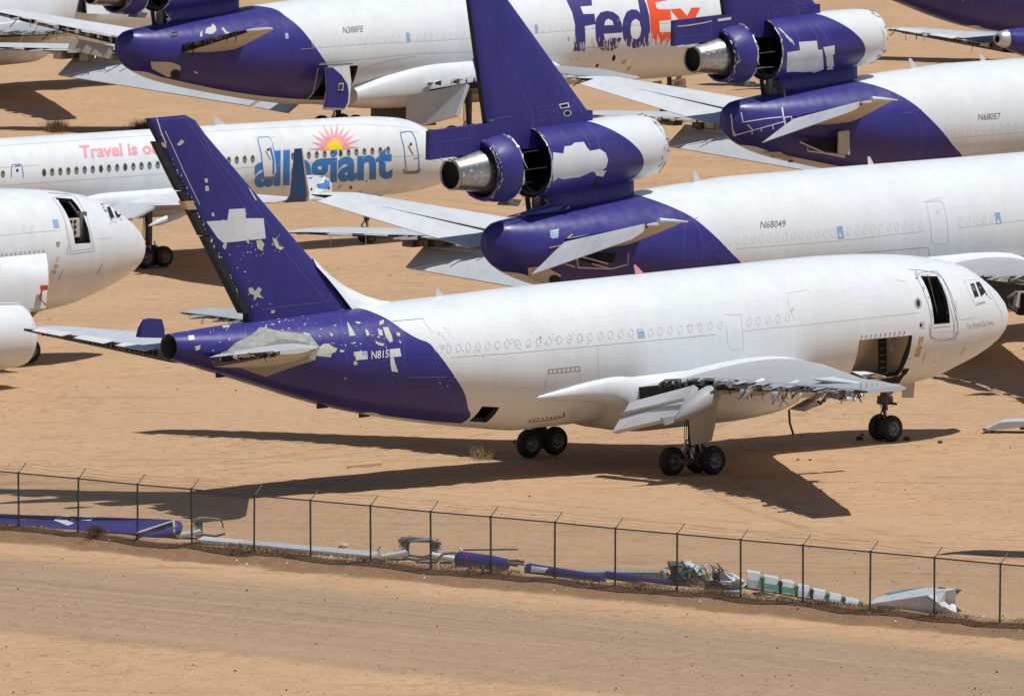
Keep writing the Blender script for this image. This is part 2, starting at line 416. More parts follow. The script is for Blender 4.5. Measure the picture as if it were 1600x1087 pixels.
def wheel(root, gear, st, sb, z, r=.58, w=.4):
    p = Part('wheel', gear, ('rubber',)); o = Vector(L(st, sb, z)); d = (0, 1, 0)
    prof = [(-w / 2, r * .55), (-w / 2, r * .8), (-w * .42, r * .93), (-w * .2, r), (w * .2, r), (w * .42, r * .93), (w / 2, r * .8), (w / 2, r * .55)]
    p.lathe(o, d, prof, 'rubber', 28)
    for sgn in (-1, 1):
        p.lathe(o, d, [(sgn * w / 2 * .98, r * .56), (sgn * w / 2 * .8, r * .5), (sgn * w / 2 * .5, r * .44), (sgn * w / 2 * .55, r * .2), (sgn * w / 2 * .9, r * .17), (sgn * w / 2 * .9, 0.01)], 'rim_metal', 20)
        for k in range(8):
            a = k * math.pi / 4; q = o + Vector((math.cos(a) * r * .32, sgn * w * .28, math.sin(a) * r * .32))
            p.box(q - Vector((.03, .02, .03)), q + Vector((.03, .02, .03)), 'dark')
    return p
def bogie(root, name, st, sb, ztop, zax, out, r=.585, spacing=1.4, track=.95, door=None, tilt=0, zground=0, gone=None):
    g = Part(name, root, ('grime_metal',))
    g.tube([L(st, sb, ztop), L(st, sb, zax + .55)], [.2, .16], 'grime_metal', 12); g.tube([L(st, sb, zax + .6), L(st, sb, zax)], .11, 'bright_metal', 12)
    g.tube([L(st - spacing / 2, sb, zax + tilt), L(st + spacing / 2, sb, zax - tilt)], .14, 'grime_metal', 10)
    for s in (-1, 1):
        zz = zax - s * tilt; g.tube([L(st + s * spacing / 2, sb - track / 2, zz), L(st + s * spacing / 2, sb + track / 2, zz)], .09, 'grime_metal', 8)
        for q in (-1, 1):
            if (s, q) not in (gone or ()): wheel(root, g, st + s * spacing / 2, sb + q * track / 2, zz, r, .42)
    g.tube([L(st - .1, sb, ztop - .3), L(st - .1, sb - out * 1.6, ztop - .2)], .09, 'grime_metal', 8)
    g.tube([L(st + .28, sb, zax + .9), L(st + .55, sb + .03, zax + .5), L(st + .25, sb, zax + .1)], .055, 'bright_metal', 6)
    g.tube([L(st - .25, sb + .1, zax + .75), L(st - .5, sb + .1, zax + .2)], .04, 'bright_metal', 6)
    for k in range(4): g.tube([L(st + .2, sb + .1 * k - .15, ztop - .5), L(st + .25, sb + .12 * k - .2, zax + .9), L(st + .4 * (k % 2), sb + .2, zax + .1)], .018, 'dark', 5)
    if door: g.slab([L(*p) for p in door], (0, .05, 0), 'beige_paint')
    return g
def nose_gear(root, st, z0, ztop, r=.5, rake=.12, w=.3, track=.62, doors=None):
    g = Part('nose_landing_gear', root, ('grime_metal',)); za = z0 + r
    g.tube([L(st + rake, 0, ztop), L(st, 0, za + .75)], [.14, .12], 'grime_metal', 10); g.tube([L(st, 0, za + .8), L(st, 0, za)], .07, 'bright_metal', 10)
    g.tube([L(st, -track / 2, za), L(st, track / 2, za)], .06, 'grime_metal', 8)
    for q in (-1, 1): wheel(root, g, st, q * track / 2, za, r, w)
    g.box(Vector(L(st + .2, -.28, za + 1.0)), Vector(L(st - .2, .28, za + 1.35)), 'grime_metal')
    g.tube([L(st - .1, -.6, za + 1.05), L(st - .1, .6, za + 1.05)], .06, 'grime_metal', 6)
    g.tube([L(st + .15, .05, za + .85), L(st + .42, .05, za + .5), L(st + .15, .05, za + .15)], .045, 'grime_metal', 6)
    g.tube([L(st + .1, .1, za + 1.2), L(st - 1.3, .1, ztop + .2)], .06, 'beige_paint', 6); g.tube([L(st + .1, -.1, za + 1.2), L(st - 1.3, -.1, ztop + .2)], .06, 'beige_paint', 6)
    for k in range(3): g.tube([L(st + .12, .15 - .12 * k, ztop), L(st + .2, .2 - .15 * k, za + 1.0), L(st + .1, .1, za + .5)], .02, 'dark', 5)
    return g
def rag(part, o, d, r, x, n=40, size=.12, mats=('bright_metal', 'primer'), seed=3):
    """torn tape, seal and wires hanging from the lip of a cut cowl"""
    rr = random.Random(seed); o = Vector(o); d = Vector(d).normalized(); u = d.cross(Vector((0, 0, 1))).normalized(); w = d.cross(u); rd = lambda t: u * math.cos(t) + w * math.sin(t); a = 0
    while a < 6.28:
        st = rr.uniform(.04, .30); b = a + st * rr.uniform(.7, 1.15); sz = size * rr.uniform(.3, 1.3)
        p = [o + d * (x - rr.uniform(.2, .8) * sz) + rd(a) * (r + .015), o + d * (x - rr.uniform(.1, .9) * sz) + rd(b) * (r + .015), o + d * (x + rr.uniform(0, .8) * sz) + rd(b) * (r + rr.uniform(0, .04)), o + d * (x + rr.uniform(0, .8) * sz) + rd(a) * (r + rr.uniform(0, .04))]
        if rr.random() < .8: part.add(p, [(0, 1, 2, 3)], rr.choice(mats), False)
        if rr.random() < .55:
            q = o + d * (x + rr.uniform(-1, 1) * size) + rd(a) * (r + .03); e = o + d * (x + rr.uniform(-1.2, 1.2) * size) + rd(a + rr.uniform(.05, .3)) * (r + rr.uniform(.02, .1)); part.tube([q, e], rr.uniform(.008, .02), rr.choice(mats), 4)
        a += st

# ------------------------------------------------------------------ surveying on bodies
def survey(prof, M, s0, s1):
    p = Part('survey', None, ('black',)); fuselage(p, prof, s0, s1, 'black', step=.3, nth=96); Part.all.remove(p)
    b = BVHTree.FromPolygons([Vector(v) for v in p.v], p.f); Mi = M.inverted(); o = Mi @ Vector((0, 0, CAM_H))
    def at(px):
        h = b.ray_cast(o, (Mi.to_3x3() @ ray(px)).normalized())[0]
        if h is None: return None
        st, y, z = 20 - h.x, -h.y, h.z; t, bo, w = prof(st); zc, hh = (t + bo) / 2, (t - bo) / 2
        return st, math.atan2(y / w, (z - zc) / hh), z
    return at
def plane(M, px, y):
    """station and height where the sight line through px crosses the upright plane y metres to starboard"""
    Mi = M.inverted(); o = Mi @ Vector((0, 0, CAM_H)); d = Mi.to_3x3() @ ray(px); k = (-y - o.y) / d.y; p = o + d * k
    return 20 - p.x, p.z
def quad_hole(at, pxs):
    q = [at(p) for p in pxs]      # TL TR BR BL
    st = sorted(a[0] for a in q); th = sorted(a[1] for a in q)
    return round((st[0] + st[1]) / 2, 3), round((st[2] + st[3]) / 2, 3), round((th[0] + th[1]) / 2, 4), round((th[2] + th[3]) / 2, 4)

# ------------------------------------------------------------------ wide twin-engined freighter
TWIN = [(0, 4.66, 4.40, .1), (.12, 4.98, 4.1, .34), (.45, 5.42, 3.7, .68), (.9, 5.82, 3.42, .98), (1.74, 6.38, 3.08, 1.45), (2.62, 6.88, 2.8, 1.86),
        (3.64, 7.2, 2.53, 2.22), (4.73, 7.42, 2.25, 2.52), (6.2, 7.62, 2.1, 2.68), (8.4, 7.8, 2.02, 2.8), (11.6, 7.9, 2.0, 2.83), (27.4, 7.88, 2.0, 2.83),
        (29.7, 7.84, 2.28, 2.8), (32.3, 7.8, 2.69, 2.68), (34.3, 7.77, 3.07, 2.52), (37, 7.72, 3.7, 2.2), (39.3, 7.66, 4.38, 1.85), (41, 7.6, 4.95, 1.52), (43, 7.52, 5.6, 1.1), (45.4, 7.42, 6.38, .55)]
twin = interp(TWIN)
def belly_fairing(root, rows, mat='white_paint'):
    p = Part('belly_fairing', root, (mat,)); f = interp(rows); rings = []
    for s in np.linspace(rows[0][0], rows[-1][0], 34):
        t, b, w = f(s); zc, h = (t + b) / 2, (t - b) / 2; n = 40
        rings.append([L(s, w * math.copysign(abs(math.cos(a)) ** .62, math.cos(a)), zc + h * math.copysign(abs(math.sin(a)) ** .72, math.sin(a))) for a in [2 * math.pi * k / n for k in range(n)]])
    p.loft(rings, mat, True, mat, mat); return p
TW_WING = [dict(y=2.5, le=13.4, z=3.55, c=11.6, t=.125, cut=.84, tw=2), dict(y=7.2, le=16.25, z=4.05, c=8.2, t=.115, cut=.81, tw=1),
           dict(y=14, le=20.4, z=4.45, c=4.9, t=.11, cut=.78), dict(y=20.8, le=24.55, z=5.12, c=3.0, t=.105, cut=.82), dict(y=21.95, le=25.4, z=5.24, c=2.3, t=.09, cut=.9)]
def flip(secs): return [dict(s, y=-s['y']) for s in secs]
def twin_wing(root, side=1, seed=1, torn=True):
    p = Part('wing', root, ('grey_top',)); secs = TW_WING if side > 0 else flip(TW_WING)
    mid = dict(y=side * 4.4, le=14.56, z=3.75, c=10.2, t=.121, cut=.83, tw=1.6)
    surface(p, [secs[0], mid], 'white_paint', 'beige_paint', 'dark', le_mat='white_paint', tip=False)
    surface(p, [mid] + secs[1:], 'grey_top', 'beige_paint', 'dark', 'grey_paint')
    if torn:
        ribs(p, secs[1:4], 30, .7, 'bright_metal', seed); ribs(p, [mid, secs[1]], 9, .35, 'grime_metal', seed + 1)
    return p
def twin_fin(root, M):
    p = Part('vertical_fin', root, ('purple_paint',), M)
    secs = [dict(y=7.2, le=35.9, z=0, c=7.5, t=.10, cut=.74), dict(y=7.95, le=36.1, z=0, c=7.2, t=.10, cut=.74), dict(y=15.3, le=43.35, z=0, c=3.5, t=.09, cut=.72), dict(y=15.9, le=43.85, z=0, c=3.2, t=.08, cut=.75), dict(y=16.15, le=44.35, z=0, c=2.6, t=.05, cut=.78)]
    surface(p, secs, 'purple_paint', 'purple_paint', 'dark', 'purple_paint', vertical=True, camber=0)
    # rear spar, set back and ragged
    te = lambda z: 36.1 + 7.25 * (z - 7.95) / 7.35 + (7.2 - 3.7 * (z - 7.95) / 7.35) * .74
    for z0_, z1_, w in ((7.95, 11.2, .26), (11.25, 13.1, .20), (13.15, 15.2, .16)):
        p.hexa([L(te(z0_) - .05, w, z0_), L(te(z0_) + .26, w * .9, z0_), L(te(z0_) + .26, -w * .9, z0_), L(te(z0_) - .05, -w, z0_), L(te(z1_) - .05, w * .8, z1_), L(te(z1_) + .22, w * .7, z1_), L(te(z1_) + .22, -w * .7, z1_), L(te(z1_) - .05, -w * .8, z1_)], 'dark')
    p.hexa([L(te(12.35) - .1, .23, 12.35), L(te(12.35) + .3, .2, 12.35), L(te(12.35) + .3, -.2, 12.35), L(te(12.35) - .1, -.2, 12.35), L(te(12.7) - .1, .22, 12.7), L(te(12.7) + .3, .2, 12.7), L(te(12.7) + .3, -.2, 12.7), L(te(12.7) - .1, -.2, 12.7)], 'tan_patch')
    f = Part('dorsal_fillet', root, ('white_paint',), M); rings = []
    for s, t, w in [(33.9, 7.82, .05), (34.4, 7.9, .10), (35.2, 8.15, .16), (36.2, 8.6, .24), (36.9, 9.05, .26), (37.4, 9.45, .22), (37.9, 9.92, .10)]:
        zb = 7.5 if s < 36.0 else 7.5 + (s - 36.0) * 1.1
        rings.append([L(s, -w - .12, zb), L(s, -w, (t + zb) / 2), L(s, 0, t), L(s, w, (t + zb) / 2), L(s, w + .12, zb)])
    f.loft(rings, 'white_paint', False); return p
TW_STAB = [dict(y=1.2, le=39.2, z=6.35, c=6.6, t=.13, cut=.74), dict(y=1.8, le=39.5, z=6.42, c=6.4, t=.13, cut=.74), dict(y=7.2, le=43.6, z=7.22, c=3.0, t=.13, cut=.72), dict(y=7.95, le=44.5, z=7.32, c=2.2, t=.09, cut=.72)]
def twin_stab(root, side, M, seed=4, plate=True, torn=True):
    p = Part('horizontal_stabilizer', root, ('grey_top',), M); secs = TW_STAB if side > 0 else [dict(s_, y=-s_['y'], le=s_['le'] + dl, c=s_['c'] - dc, z=s_['z'] - dz) for s_, dl, dc, dz in zip(TW_STAB, (.5, .5, 1.0, .9), (.3, .3, .6, .5), (0, 0, .18, .2))]
    surface(p, secs, 'grey_paint', 'beige_paint', 'grime_metal', 'light_grey', camber=-.01)
    y0, y1 = side * 1.8, side * 7.6
    if torn: ribs(p, secs[1:], 9, .5, 'light_grey', seed)
    for k in range(3):       # elevator hinge shrouds and brackets left on the spar
        for q in range(7):
            u = (k + .1 + q * .11) / 3; y = y0 + (y1 - y0) * u; st = (39.5 if side > 0 else 40.0) + (4.1 if side > 0 else 4.6) * u + ((6.4 - 3.4 * u) if side > 0 else (6.1 - 3.7 * u)) * .735; z = 6.42 + (.80 if side > 0 else .62) * u
            p.box(Vector(L(st + .06, y - .09, z - .1)), Vector(L(st + .01, y + .09, z + .06)), 'black')
        ua, ub = (k + .05) / 3, (k + .8) / 3; q = []
        for u, dx, dz in ((ua, 0, .2), (ub, 0, .19), (ub, .55, .12), (ua, .62, .12)):
            q.append(L((39.5 if side > 0 else 40.0) + (4.1 if side > 0 else 4.6) * u + ((6.4 - 3.4 * u) if side > 0 else (6.1 - 3.7 * u)) * .735 + dx, y0 + (y1 - y0) * u, 6.42 + (.80 if side > 0 else .62) * u + dz))
        p.slab(q, (0, 0, .02), 'light_grey')
    if plate:                # the sliding seal plate round the root
        s = Part('root_seal_plate', root, ('seal_grey',), M)
        pts = [(43.3, 6.62), (42.9, 6.9), (41.3, 7.42), (39.35, 7.0), (39.1, 6.5), (39.4, 6.0), (41.3, 5.42), (42.9, 6.0), (43.3, 6.3)]
        o, i = [], []
        for st, z in pts:
            t, b, w = twin(st); zc, h = (t + b) / 2, (t - b) / 2; y = w * math.sqrt(max(.02, 1 - ((z - zc) / h) ** 2)); o.append(L(st, side * (y + .035), z))
            i.append(L(41.3 + (st - 41.3) * .72, side * 1.95, 6.45 + (z - 6.45) * .6))
        s.add(o + i, [(k, (k + 1) % 9, (k + 1) % 9 + 9, k + 9) for k in range(9)], 'seal_grey', False)
        s.add(i, [tuple(range(9))], 'seal_grey', False)
    return p

def lines_along(part, px0, px1, w, mat, **k): line(part, [px0, px1], w, mat, **k)

# =================================================================== 1. the foreground freighter
M1 = craft_matrix(5.787, 470.8, 40.02, 1.1)
t1 = thing('cargo_jet', 'white and purple cargo jet in front with N815 on its tail, behind the wire fence', 'airplane', M1, 'scrapped twin engine jets')
at1 = survey(twin, M1, 0, 45.4)
front = [(565, 482), (583, 488), (601, 496), (617, 506), (631.5, 516.4), (660, 531.6), (665, 533), (682.5, 550), (700, 572.5), (715, 595), (725, 612), (731, 635), (731, 655)]
fr1 = [(h[2], h[0]) for h in (at1(p) for p in front) if h]; fr1 += [(7.75, 36.0), (8.2, 37.5)]
be1 = [(h[0], h[2]) for h in (at1(p) for p in ((727, 661), (700, 660), (675, 658), (640, 654), (600, 649), (570, 644))) if h] + [(36, 2.9), (45, 5)]
livery('paint_n815', fr1, be1, 1)
d1 = quad_hole(at1, [(1436.6, 432.4), (1459, 430), (1488.3, 505.6), (1461.4, 505.6)])
c1 = quad_hole(at1, [(1342.5, 532), (1417, 523.8), (1408, 590), (1331.8, 576)]); c1 = (c1[0], c1[1], c1[2], c1[3] + .10)
b1 = quad_hole(at1, [(748, 636), (776, 634), (768, 658), (733, 660)])
f1 = Part('fuselage', t1, ('paint_n815',), M1)
fuselage(f1, twin, 0, 45.4, 'paint_n815', [d1, c1, b1], cap1=None)
rg = [[body_point(twin, 45.4, a, q) for a in np.linspace(0, 2 * math.pi, 33)[:-1]] for q in (0, .06)]
f1.loft(rg + [[(p[0] + 1.2, p[1], p[2]) for p in rg[1]]], 'interior', True, None, 'black')
f1.base = len(f1.f)
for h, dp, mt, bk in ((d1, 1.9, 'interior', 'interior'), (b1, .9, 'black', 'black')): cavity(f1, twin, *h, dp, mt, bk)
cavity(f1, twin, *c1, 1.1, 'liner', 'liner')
bp = plane(M1, (1376, 535), 1.9)
for (xa, xb, m_) in ((1374, 1387, 'black'), (1391, 1398, 'seal_grey')):      # ladder slot and locker inside the hold
    a0, z0 = plane(M1, (xa, 530 if m_ == 'black' else 533), 1.75); a1, z1 = plane(M1, (xb, 588 if m_ == 'black' else 551), 1.75)
    f1.box(Vector(L(a0, 1.72, z0)), Vector(L(a1, 1.66, z1)), m_)
    if m_ == 'black':
        for k in range(6):
            z = z0 + (z1 - z0) * (k + .5) / 6; f1.box(Vector(L(a0, 1.76, z + .02)), Vector(L(a1, 1.73, z - .02)), 'grime_metal')
for i in range(5):                         # frames, wires and kit seen through the cabin door
    a, z = plane(M1, (1446 + i * 7, 440), 1.6); f1.box(Vector(L(a, 1.5, 4.6)), Vector(L(a - .05, 1.3, 6.9)), 'grime_metal')
f1.tube([L(*plane(M1, (1450, 436), 2.2)[:1], 2.2, 6.9), L(plane(M1, (1470, 500), 2.2)[0], 2.0, 5.2)], .03, 'rim_metal', 5)
mark(f1, [(1331, 573), (1334, 571), (1345, 571.5), (1352, 575), (1366, 574), (1380, 579), (1398, 581), (1408, 577), (1412, 574), (1414, 576), (1421, 575), (1417, 583), (1411, 588), (1405, 598), (1396, 600), (1372, 592), (1350, 584)], 'black', .012, 6)
# door surrounds
S = lambda pts, w=1.0, m='line_dark', **k: line(f1, pts, w, m, **k)
S([(1431, 431), (1461, 426.5), (1466, 433), (1476, 452), (1484, 478), (1490.5, 503), (1491, 524), (1488, 530), (1462, 530), (1453, 524), (1452.5, 505)], 1.6, 'primer_grey')
S([(1428.5, 430), (1440, 425.5), (1463, 423.5), (1472, 434), (1483, 457), (1491, 486), (1497, 512), (1495, 523), (1491, 531)], .8)
S([(1419, 421), (1434, 421.5), (1462, 426), (1474, 436), (1486, 459), (1493, 485)], .7)
S([(1431, 430), (1441, 450), (1451, 478), (1456, 505), (1454, 528), (1470, 531), (1491, 528)], .7)
S([(1458, 512), (1486, 509.5)], .6, 'line_dark'); S([(1458, 519), (1490, 516)], .5, 'line_soft')
for k in range(26):
    x = random.choice([1431, 1443, 1453, 1462, 1470, 1482, 1492]) + random.uniform(-3, 3); y = 430 + (x - 1431) * 1.3 + random.uniform(-6, 10)
    blob(f1, (x, min(y, 527)), random.uniform(.6, 1.7), random.uniform(.4, 1.2), random.choice(['line_dark', 'primer_grey', 'dark', 'bright_metal']), 6, .4, .01)
for a, b in (((1455, 471), (1457, 496)), ((1493, 470), (1497, 520))): S([a, b], 1.4, 'blue_tape' if a[0] < 1460 else 'line_soft')
mark(f1, oval((1434.5, 473.5), 5.2, 8.2, 16, -.1), 'primer_grey', .007); mark(f1, oval((1434.5, 473.5), 3.0, 6.0, 14, -.1), 'dark', .012)
S(oval((1434.5, 473.5), 5.4, 8.4, 16, -.1), .5, 'line_dark', closed=True)
mark(f1, [(1437, 503), (1444, 502), (1444, 513), (1437, 513)], 'primer_grey', .007); mark(f1, oval((1438.5, 507.5), 1.8, 2.7, 12), 'black', .012)
# cargo door hinges, access patches, pitot stripes
for k in range(10):
    x = 1346 + k * 7.4; y = 530.5 - k * .72; S([(x, y - 3), (x + .6, y - 6.5)], 1.2, 'dark'); S([(x - 2, y - 1.5), (x, y - 1)], .8, 'line_dark')
mark(f1, [(1436, 526), (1443.5, 526), (1442, 534), (1436, 540), (1434, 538)], 'tan_patch', .007); mark(f1, [(1433, 541), (1441, 540), (1436, 558), (1428, 557)], 'tan_patch', .007)
mark(f1, oval((1438, 535.5), 2, 1.4, 8), 'bright_metal', .014); mark(f1, oval((1459, 535), 1.4, 1.2, 8), 'bright_metal', .014)
S([(1446, 551), (1441, 566)], .9, 'red'); S([(1508, 542), (1500, 556)], .8, 'red')
blob(f1, (1420, 561), 1.3, 1.1, 'line_rust', 7); blob(f1, (1460, 564), .8, 1.6, 'line_rust', 7)
# flight deck windows
for q in ([(1515.5, 443.5), (1521.5, 442), (1529.5, 463), (1523, 465)], [(1524, 440.8), (1530, 440), (1540.5, 456), (1533, 463.5), (1531.5, 460)]):
    cx = sum(p[0] for p in q) / len(q); cy = sum(p[1] for p in q) / len(q); mark(f1, [(cx + (p[0] - cx) * 1.12, cy + (p[1] - cy) * 1.08) for p in q], 'white_paint', .006)
    mark(f1, [(cx + (p[0] - cx) * .98, cy + (p[1] - cy) * .98) for p in q], 'black', .013, 3)
for q in ([(1517, 446), (1520, 445.5), (1522, 449), (1519, 450)], [(1518, 450.5), (1523, 450), (1524, 454), (1521, 454.5)], [(1530, 446), (1533, 451), (1529.5, 451)]): mark(f1, q, 'rim_metal', .018)
S([(1507, 438.5), (1512, 452), (1524, 477)], .7, 'line_soft'); S([(1506, 438.5), (1520, 437), (1530, 438)], .6, 'line_soft')
S([(1524, 477), (1539.5, 472.5)], 1.0); S([(1526, 473.5), (1539, 471)], 1.8, 'primer_grey'); S([(1544, 463), (1549, 467.5)], .7); S([(1540, 458), (1543, 461.5)], 1.6, 'dark')
lettering(f1, 'The World On Time', (1511, 514.5), (1552.5, 507), (-1.2, -9.0), 'line_soft', 0, .009, 6)
S([(1498, 500), (1525, 496)], .6, 'line_soft'); S([(1544, 452), (1566, 490), (1565, 503)], .6, 'line_soft')
# plugged windows, rows of faint ovals with torn tape
for i in range(8): S(oval((686 + 15.2 * i, 546.3 - 1.25 * i), 3.6, 6.2, 14), .7, 'line_soft', closed=True)
for i, x in enumerate(np.linspace(809.5, 986, 12)): S(oval((x, 537.5 - 17.3 * i / 11), 3.6, 6.6, 14), .75, 'line_soft', closed=True)
for i, x in enumerate(np.linspace(1016, 1125, 8)): S(oval((x, 519.5 - 11.5 * i / 7), 3.4, 6.4, 14), .6, 'line_soft', closed=True)
for x, y in ((1170, 503.5), (1184.5, 501.5), (1200, 500), (1215.5, 498), (1230.5, 496)): S(oval((x, y), 3.4, 6.4, 14), .6, 'line_soft', closed=True)
for cx, cy, n in ((690, 520, 14), (800, 535, 16), (835, 532, 14), (870, 530, 12), (905, 528, 10), (735, 548, 12), (690, 541, 12), (1086, 505, 6), (1240, 480, 8)):
    for k in range(n): blob(f1, (cx + random.gauss(0, 8), cy + random.gauss(0, 5)), random.uniform(.3, 1.6), random.uniform(.3, 1.4), random.choice(['line_soft', 'primer', 'line_dark', 'primer']), 6, .4)
mark(f1, [(995, 514), (1005, 513), (1008, 527), (997.5, 528.5)], 'blue_tape', .01); mark(f1, [(996, 515), (1004.5, 514), (1005, 517), (996.5, 518)], 'light_grey', .014)
S([(800, 551.5), (900, 543), (1000, 533.5), (1118, 522.5)], .6, 'line_soft'); S([(1160, 517), (1300, 503), (1436, 488)], .5, 'line_soft'); S([(705, 558.5), (800, 551.5)], .6, 'line_soft')
S([(612, 502), (662, 497.5)], .8, 'line_dark'); S([(934, 543), (936, 618)], .5, 'line_soft')
for pts in ([(1132, 490), (1142, 492), (1158, 492), (1162, 543), (1159, 546), (1143, 546.5), (1138, 540), (1134, 505)], [(1231, 458), (1262, 453), (1266, 458)], [(1229, 458), (1233, 480), (1241, 500)], [(676, 520), (660, 500)], [(1416, 440), (1400, 437)]): S(pts, .55, 'line_soft')
mark(f1, [(1328, 445), (1372, 442), (1377, 462), (1332, 466)], 'patch_white', .004)
for x in range(1345, 1371, 5): pass
# hold door and rust
S([(855, 586), (851, 605), (847, 620)], .5, 'line_soft'); S([(907, 580), (908, 600), (904, 628)], .5, 'line_soft')
S([(856, 583.5), (907, 578.5)], .7, 'line_rust'); S([(856, 577.5), (905, 572.5)], .7, 'line_rust')
for k in range(8): S([(857 + k * 6.9, 577.5 - k * .7), (857 + k * 6.9, 583.5 - k * .7)], 1.0, 'line_rust')
S([(824, 659.5), (852, 657), (880, 651)], 1.3, 'line_rust')
for k in range(9): blob(f1, (828 + k * 6.6, 656 - k * .8), 1.8, 1.5, 'line_rust', 7, .5)
blob(f1, (881, 648), 2, 4, 'line_rust', 8, .5)
for k in range(6): S([(889 + k % 2, 640 + 3 * k - 2), (902 + 3 * (k % 3), 638 + 3 * k - 2)], .6, 'line_soft')
for k in range(7): blob(f1, (740 + k * 55 + random.uniform(-15, 15), 470 - k * 3 + random.uniform(-10, 30)), random.uniform(.3, 1.2), .5, 'line_soft', 6)
# purple part: registration, flag, masked boxes, peeled primer
lettering(f1, 'N815', (580, 560.5), (607, 558), (0.5, -11.5), 'white_paint', .012, .012, 5)
mark(f1, [(554, 549.5), (573.5, 548), (574.5, 561), (556, 562.5)], 'light_grey', .009); mark(f1, [(566, 548.8), (573, 548.2), (573.3, 554.5), (566.2, 555)], 'blue_tape', .013)
for k in range(3): S([(557, 551.5 + k * 3.4), (566 if k < 2 else 574, 550.8 + k * 3.4)], .6, 'pink')
mark(f1, [(608.5, 545.5), (624.5, 544), (627, 556.5), (609, 558.5)], 'light_grey', .009)
mark(f1, [(609.5, 559), (615, 558.5), (617, 567), (622, 581), (612, 580), (610, 570)], 'light_grey', .009)
peel = [[(542, 502), (549, 512), (556, 524), (546, 525)], [(598, 511), (606, 511), (612, 524), (614, 533), (609, 535), (603, 527)], [(590, 513), (597, 516), (598, 524), (592, 524)],
        [(593, 502), (600, 499), (599, 506), (593, 508)], [(619, 519), (625, 520), (625, 526), (620, 524)], [(570, 514), (575, 516), (577, 524), (573, 525)], [(623, 531), (627, 534), (625, 537)],
        [(490, 541), (500, 541), (506, 537), (513, 536.5), (520, 542), (527, 544), (524, 550), (518, 552), (517, 558), (503, 557), (492, 555)], [(531, 546), (538, 547), (537, 550), (531, 550)],
        [(552, 565), (557, 563), (559, 569), (553, 571)], [(585, 531), (592, 535), (601, 537), (598, 541), (590, 538)], [(474, 519), (485, 522), (484, 525), (475, 524)],
        [(342, 504), (356, 503), (360, 508), (354, 516), (348, 511), (341, 508)], [(304, 541), (313, 539), (312, 546), (306, 548)], [(332, 563), (339, 561), (340, 565), (333, 567)], [(552, 549.5), (556, 549.5), (557, 558), (553, 556)]]
for q in peel: mark(f1, q, 'primer', .009, 6)
mark(f1, [(414, 493), (440, 491), (470, 489), (500, 484), (520, 481), (538, 480), (539, 483.5), (520, 486), (490, 490), (455, 495), (420, 498), (413, 497)], 'primer', .012)
mark(f1, [(294, 524.5), (303, 523.5), (304, 530.5), (295, 531.5)], 'light_grey', .01)
for k in range(95):
    cx, cy = random.choice([(520, 518), (560, 530), (585, 540), (430, 502), (505, 530), (600, 520), (330, 520), (350, 560), (470, 505), (420, 486), (690, 600)])
    blob(f1, (cx + random.gauss(0, 14), cy + random.gauss(0, 9)), abs(random.gauss(0, .9)) + .35, abs(random.gauss(0, .7)) + .3, 'primer', 7, .45, .01)
for k in range(12): S([(640 + k * 5, 589.5 - k * .1), (643 + k * 5, 589.4 - k * .1)], .5, 'primer')
S([(383, 505), (385, 560)], .6, 'line_purple'); S([(530, 488), (545, 580)], .5, 'line_purple'); S([(628, 514), (637, 640)], .5, 'line_purple')
blob(f1, (562, 650), 6, 2.5, 'red', 10, .1, .02)
# tail lights, drains and aerials
an = Part('antenna', f1, ('light_grey',)); an.slab([L(31.5, .015, 7.75), L(31.0, .015, 7.75), L(31.35, .015, 8.15), L(31.5, .015, 8.15)], (0, .03, 0), 'light_grey'); an.craft = M1
an = Part('antenna', f1, ('pink',)); an.slab([L(20.7, .015, 7.85), L(20.2, .015, 7.85), L(20.7, .015, 8.3), L(20.8, .015, 8.3)], (0, .03, 0), 'pink')
for s_, z_ in ((37.8, 3.75), (35.6, 3.2), (43, 5.45)):
    p = Part('drain_mast', f1, ('dark',)); p.box(Vector(L(s_, -.06, z_)), Vector(L(s_ - .5, .06, z_ + .3)), 'dark')
# tail cone hatch standing open
hq = Part('cone_hatch', t1, ('purple_paint',), M1)
pts = [plane(M1, p, .7) for p in ((217, 527), (221, 512), (228, 500), (236, 497.5), (252, 498.5), (255.5, 512), (257, 528))]
hq.loft([[L(a, .75 + .35 * max(0, 7.1 - b), b) for a, b in pts], [L(a - .03, .45 + .2 * max(0, 7.1 - b), b) for a, b in pts]], 'purple_paint', True, 'purple_paint', 'interior', False)
belly_fairing(t1, [(12.6, 3.1, 2.2, 1.2), (13.6, 3.5, 1.9, 2.3), (15, 4.0, 1.62, 2.85), (17.5, 4.4, 1.5, 3.05), (21.5, 4.62, 1.5, 3.0), (23.2, 4.58, 1.75, 2.97), (24.2, 4.50, 2.75, 2.95), (25.5, 4.34, 3.0, 2.9), (27.0, 4.04, 3.22, 2.78), (28.1, 3.82, 3.36, 2.6), (28.7, 3.66, 3.5, 2.35)])
fn = twin_fin(t1, M1)
mark(fn, [(357.5, 327), (382.5, 325.5), (384, 341), (411.5, 341), (415, 372.5), (349, 379.5), (340, 372), (322, 346), (355, 344)], 'light_grey', .012, 10)
